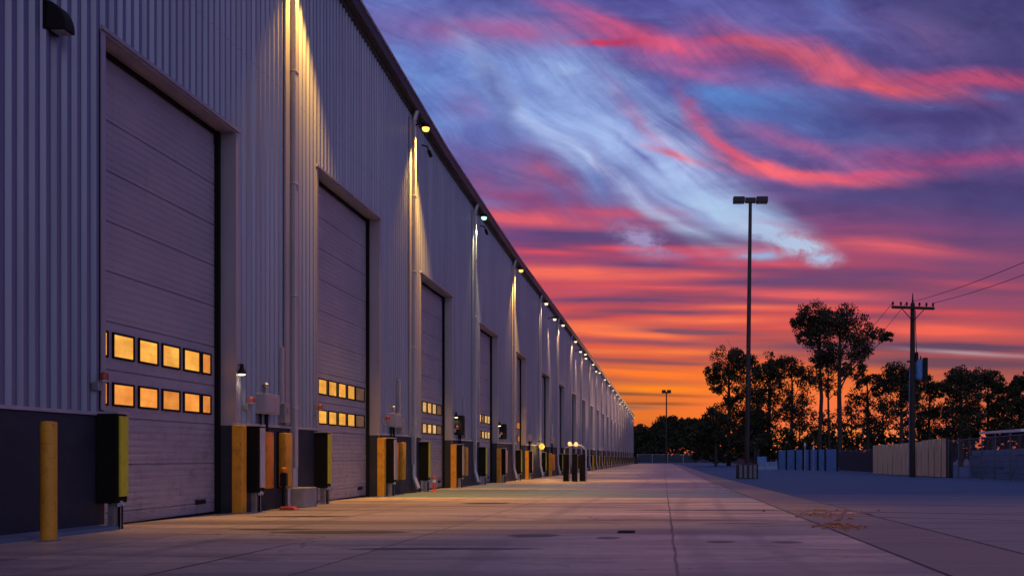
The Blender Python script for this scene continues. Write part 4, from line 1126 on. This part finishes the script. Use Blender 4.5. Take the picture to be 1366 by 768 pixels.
vs = [(x, 100+yo, zg(100)+z) for x in (x0,x1) for yo, z in ((-.4,-.1),(-.36,.15),(-.15,.35),(-.1,.80),(.1,.80),(.15,.35),(.36,.15),(.4,-.1))]
b.add(vs, [tuple(range(8)), tuple(reversed(range(8,16)))] + [(k,(k+1)%8,8+(k+1)%8,8+k) for k in range(8)])
tag(b.build('concrete_barrier', M['block_wall'], None, bevel=.02), 'low blue-grey concrete barrier in front of the small blue panel', 'barrier')
# stone wall behind the near chain-link fence
b = MB(); rb = random.Random(3)
z = 0
for r_ in range(5):
    y = 26 + (r_ % 2)*.6
    while y < 57.5:
        w = rb.uniform(.9,1.5); y2 = min(y+w, 57.8)
        xo = 16.9 + rb.uniform(-.04,.04); hh = .30
        b.box(xo, xo+.5, y+.012, y2-.012, zg(y)+r_*.30+.006-.03, zg(y)+r_*.30+hh-.008-.03, 0); y = y2
tag(b.build('stone_wall', M['block_wall'], None, bevel=.02), 'low blue-grey coursed stone wall behind the chain-link fence', 'wall')
# open-sided shed whose roof edge shows at the far right
sh = thing('carport', 'low open shed with a pale roof edge behind the chain-link fence', 'carport', (21, 55, zg(55)))
b = MB(); zr = CAMZ+33/1400*55
b.add([(18.05,53,zr),(27,53,zr+.5),(27,60,zr+.5),(18.05,60,zr),(18.05,53,zr-.14),(27,53,zr+.36),(27,60,zr+.36),(18.05,60,zr-.14)], [(0,1,2,3),(7,6,5,4),(0,4,5,1),(1,5,6,2),(2,6,7,3),(3,7,4,0)])
b.build('roof', M['white'], sh, bevel=.01)
for (px_, py_) in ((18.75,53.3),(26.5,53.3),(18.75,59.6),(26.5,59.6)):
    b = MB(); b.box(px_-.07,px_+.07,py_-.07,py_+.07,zg(py_)-.1,zr-.10+.056*(px_-18.05)); b.build('post', M['rail'], sh)
# ------------------------------------------------------------------ trees
def leaf_blob(b, c, rad, n, rnd, size, flat=.8):
    """a clump of small rounded leaf faces round C"""
    for _ in range(n):
        while True:
            p = Vector((rnd.uniform(-1,1), rnd.uniform(-1,1), rnd.uniform(-1,1)))
            if p.length <= 1: break
        q = Vector(c) + Vector((p.x*rad, p.y*rad, p.z*rad*flat))
        s = size*rnd.uniform(.55,1.35)
        nrm = Vector((rnd.gauss(0,1), rnd.gauss(0,1)-.5, rnd.gauss(0,1))).normalized()
        u = nrm.orthogonal().normalized(); u = Matrix.Rotation(rnd.uniform(0,6.28),3,nrm) @ u; w = nrm.cross(u)
        vs = []
        k6 = 6
        for k in range(k6):
            a = 2*math.pi*k/k6; rr = s*(.62 if k % 3 else 1.0)*rnd.uniform(.8,1.15)
            vs.append(q + u*math.cos(a)*rr + w*math.sin(a)*rr*.75)
        b.add(vs, [tuple(range(k6))])
def tree(name, label, px, d, top_py, trunk_r, lobes, leaf, n_per, cat='tree', group=None, seed=1, base=None, size=None, lean=0, limbs=True):
    """lobes: (px, py, radius in px, depth offset m, density)"""
    rnd = random.Random(seed); g = zg(d); x = at(px, d)
    t_ = thing(name, label, cat, (x, d, g), group)
    W = lambda qx, qy, dd=0: Vector((at(qx,d), d+dd, CAMZ-(qy-606)/1400*d))
    topz = W(px, top_py).z
    b = MB(); hh = topz-g
    tp = [Vector((x,d,g-.3))] + [Vector((x+rnd.gauss(0,.004)*hh+lean*f, d+rnd.gauss(0,.004)*hh, g+hh*f)) for f in (.2,.45,.7,.9)]
    b.tube(tp, [trunk_r*.95,trunk_r*.8,trunk_r*.7,trunk_r*.5,trunk_r*.25], 8)
    if limbs:
        for lb in lobes:
            c = W(lb[0], lb[1], lb[3]); base_pt = Vector((x, d, max(g+1.2, min(topz-1, c.z-.9*abs(c.x-x)-lb[2]/1400*d*.6))))
            midp = base_pt.lerp(c, .5)+Vector((rnd.gauss(0,.2),rnd.gauss(0,.2),.25))
            b.tube([base_pt, midp, c], [trunk_r*.32,trunk_r*.2,trunk_r*.08], 6)
            for q in range(9):
                e = c + Vector((rnd.gauss(0,.6),rnd.gauss(0,.5),rnd.gauss(.2,.45)))*lb[2]/1400*d
                b.tube([c.lerp(midp,.3*rnd.random()), e], [trunk_r*.10,trunk_r*.03], 4)
    b.build('trunk', M['bark'], t_, smooth=True)
    b = MB(); sz = size or .00115*d
    for lb in lobes:
        c = W(lb[0], lb[1], lb[3]); rad = lb[2]/1400*d; den = lb[4] if len(lb) > 4 else 1
        ncl = max(6, int(24*den))
        for k in range(ncl):
            while True:
                p = Vector((rnd.uniform(-1,1), rnd.uniform(-1,1), rnd.uniform(-1,1)))
                if .25 < p.length <= 1: break
            cc = c + Vector((p.x*rad, p.y*rad*.9, p.z*rad*.85))
            leaf_blob(b, cc, rad*rnd.uniform(.26,.52), int(n_per*2.15*den*rnd.uniform(.5,1.2)), rnd, sz, .8)
    b.build('crown', M[leaf], t_)
    return t_
GT = 'trees behind the yard fences'
# two tall pines with a high joint crown
tree('pine_tree', 'tallest pine with a high rounded crown and a side branch to the right', 1120, 140, 412, .42,
     [(1128,428,24,0),(1146,440,22,1),(1112,432,20,-1),(1132,462,26,0),(1108,470,18,1),(1150,466,18,0),(1172,447,11,0,.7),(1184,449,7,0,.6),(1120,492,16,0,.7),(1142,492,14,0,.7)], 'leaf', 34, 'pine tree', GT, 21)
tree('pine_tree', 'tall bare-trunked pine just left of the tallest pine', 1093, 143, 416, .36,
     [(1085,420,20,0),(1074,432,17,1),(1098,428,18,0),(1067,428,10,0,.7),(1090,452,20,0),(1072,452,11,0,.6),(1098,478,16,0,.8),(1090,505,12,0,.5)], 'leaf', 34, 'pine tree', GT, 22)
tree('pine_tree', 'slim pine with a thin trunk standing between the two tallest pines', 1105, 150, 470, .24, [(1105,492,18,0,.8),(1100,512,14,0,.6),(1112,520,12,0,.5),(1108,478,12,0,.6)], 'leaf2', 26, 'pine tree', GT, 23)
tree('broad_tree', 'broad round-topped tree left of the tall light pole', 972, 165, 470, .40,
     [(968,484,22,0),(988,478,18,1),(952,500,14,0),(978,505,20,0),(1000,488,14,0),(958,520,10,0,.6),(984,530,18,0),(968,552,20,0),(990,560,18,0),(1004,520,14,0,.7)], 'leaf', 32, 'broadleaf tree', GT, 24)
tree('broad_tree', 'spreading tree just right of the tall light pole', 1025, 160, 490, .34,
     [(1018,498,17,0),(1034,492,16,0),(1012,520,20,0),(1036,515,18,0,.8),(1022,545,20,0),(1044,540,16,0,.7),(1010,560,16,0),(1034,568,18,0,.8)], 'leaf', 30, 'broadleaf tree', GT, 25)
tree('broad_tree', 'mid-height tree with a sloping crown left of the tall pines', 1056, 158, 478, .32,
     [(1048,488,17,0),(1066,494,16,0),(1078,508,13,0,.7),(1052,515,19,0,.7),(1072,530,17,0,.7),(1048,545,18,0,.6),(1068,560,18,0,.8)], 'leaf2', 30, 'broadleaf tree', GT, 26)
tree('bare_tree', 'thin feathery treetop rising beside the light pole', 1027, 172, 466, .2, [(1027,474,8,0,.4),(1031,484,8,0,.4),(1024,488,7,0,.4)], 'leaf2', 16, 'tree', GT, 27)
tree('broad_tree', 'dark low rounded tree at the left end of the taller trees', 955, 150, 548, .25, [(952,558,15,0),(966,566,16,0),(942,570,13,0),(958,580,18,0)], 'leaf', 36, 'broadleaf tree', GT, 28)
tree('broad_tree', 'open-crowned tree just right of the tallest pine', 1158, 150, 496, .3,
     [(1150,506,14,0,.8),(1166,510,14,0,.8),(1144,530,14,0,.6),(1162,535,16,0,.6),(1174,522,12,0,.7),(1150,560,16,0,.6),(1170,562,16,0,.6)], 'leaf2', 28, 'broadleaf tree', GT, 29)
tree('broad_tree', 'dark round-topped tree directly behind the utility pole', 1202, 146, 486, .34,
     [(1196,498,17,0,1.2),(1212,502,16,0,1.2),(1186,512,14,0),(1204,525,20,0,1.1),(1222,528,16,0),(1190,548,17,0,.7),(1214,555,18,0,.7)], 'leaf', 34, 'broadleaf tree', GT, 30)
tree('broad_tree', 'smaller tree just right of the utility pole', 1240, 150, 500, .3, [(1236,514,14,0),(1250,520,12,0,.8),(1240,540,17,0,.8),(1254,552,14,0,.6),(1236,566,17,0,.8)], 'leaf', 30, 'broadleaf tree', GT, 31)
tree('broad_tree', 'dense dark tree with the highest crown on the right side', 1282, 148, 491, .38,
     [(1278,503,16,0,1.3),(1292,510,16,0,1.3),(1266,516,13,0),(1284,530,22,0,1.3),(1268,548,17,0,.7),(1298,550,18,0,1),(1282,570,20,0,.9)], 'leaf', 36, 'broadleaf tree', GT, 32)
tree('broad_tree', 'lighter rounded tree second from the right-hand edge', 1318, 152, 493, .32,
     [(1310,502,13,0),(1324,505,14,0),(1334,517,12,0),(1316,527,17,0,.8),(1332,540,16,0,.9),(1312,556,17,0,.6),(1330,568,16,0,.8)], 'leaf', 34, 'broadleaf tree', GT, 33)
tree('broad_tree', 'dark tree cut by the right-hand edge of the view', 1360, 150, 500, .34,
     [(1352,520,14,0),(1364,510,13,0),(1376,515,15,0),(1358,540,20,0,1.3),(1378,545,20,0,1.2),(1350,562,17,0,.9),(1372,572,20,0)], 'leaf', 34, 'broadleaf tree', GT, 34)
for k, px in enumerate((1412, 1462, 1515)):
    tree('broad_tree', ['dark tree just outside the right-hand edge of the view','second dark tree beyond the right-hand edge of the view','third dark tree beyond the right-hand edge of the view'][k], px, 150, 500, .34, [(px-8,515,18,0),(px+10,520,18,0),(px,545,22,0),(px-10,568,20,0),(px+12,566,20,0)], 'leaf', 30, 'broadleaf tree', GT, 60+k)
FILL = [(1006,530,'thin leafy sapling behind the tall light pole'),(1066,535,'thin leafy sapling below the sloping crown'),(1098,548,'thin leafy sapling between the pine trunks'),(1136,530,'thin leafy sapling right of the tallest pine trunk'),
  (1178,528,'thin leafy sapling left of the utility pole'),(1226,535,'thin leafy sapling just behind the blue transformer'),(1262,535,'thin leafy sapling left of the highest right-hand crown'),(1300,530,'thin leafy sapling right of the highest right-hand crown'),(1342,528,'thin leafy sapling near the right-hand edge')]
for k, (px, tp, lb) in enumerate(FILL):
    tree('sapling', lb, px, 168, tp, .16, [(px,tp+10,13,0,.55),(px-12,tp+22,14,0,.5),(px+12,tp+20,14,1,.5),(px-4,tp+38,16,0,.55),(px+13,tp+42,15,0,.5),(px-15,tp+46,14,0,.5)], 'leaf2', 30, 'tree', 'thin saplings among the trees', 110+k, limbs=True)
# far row past the end of the yard
GF = 'far row of trees past the warehouse end'
farl = [(853,566,26,'dark far tree touching the far end of the warehouse'),(870,572,20,'lowest far tree, second from the warehouse end'),(886,556,24,'far tree directly behind the distant light pole'),(904,554,24,'far tree just right of the distant light pole'),
        (921,556,24,'far tree midway between distant pole and broad tree'),(938,556,24,'far tree next to the broad round-topped tree'),(1000,560,24,'far dark tree behind the base of the tall light pole')]
for k, (px, tp, r_, lb) in enumerate(farl):
    tree('far_tree', lb, px, 312, tp, .4, [(px,tp+12,13,0,1.2),(px-9,tp+20,12,0),(px+9,tp+19,12,1),(px-3,tp+31,14,0,1.2),(px+8,tp+33,12,0,1.2)], 'leaf', 28, 'tree', GF, 70+k, size=.42)
# undergrowth below the trees: one uncountable mass
rnd = random.Random(99); b = MB()
def mass(px0, px1, d, y0, y1, step, n, size):
    px = px0
    while px < px1:
        h = rnd.uniform(y0, y1)
        py = h
        while py < 612:
            c = (at(px+rnd.uniform(-4,4), d), d+rnd.uniform(-4,4), CAMZ-(py-606)/1400*d)
            leaf_blob(b, c, 8/1400*d, n, rnd, size, .8); py += 9
        px += step
mass(930, 1250, 158, 575, 592, 7, 40, .38)
mass(1250, 1420, 156, 572, 588, 7, 40, .38)
mass(838, 1005, 318, 573, 588, 6, 24, .7)
tag(b.build('undergrowth', M['leaf']), 'dark undergrowth along the foot of the trees behind the fences', 'undergrowth', None, 'stuff')
# shrub at the far end of the wall
rnd = random.Random(4)
sh_ = thing('shrub', 'small green shrub at the foot of the far wall corner', 'shrub', (-6.35, 231, zg(231)))
b = MB()
for k in range(14): leaf_blob(b, (-6.3+rnd.gauss(0,.35), 231+rnd.gauss(0,1.2), zg(231)+.7+rnd.gauss(0,.4)), .5, 20, rnd, .16)
b.build('foliage', M['shrub'], sh_)
b = MB(); b.tube([(-6.3,231,zg(231)-.1),(-6.28,231.1,zg(231)+1.0)], [.06,.03], 6); b.build('stem', M['bark'], sh_)
# ------------------------------------------------------------------ render settings
scene.render.engine = 'CYCLES'
vs_ = scene.view_settings
vs_.view_transform = 'Standard'; vs_.look = 'None'; vs_.exposure = 0.0; vs_.gamma = 1.0; vs_.use_curve_mapping = False
scene.cycles.max_bounces = 6; scene.cycles.diffuse_bounces = 3; scene.cycles.glossy_bounces = 3; scene.cycles.transparent_max_bounces = 12
scene.cycles.use_denoising = True
scene.cycles.sample_clamp_indirect = 4.0
scene.cycles.caustics_reflective = False; scene.cycles.caustics_refractive = False
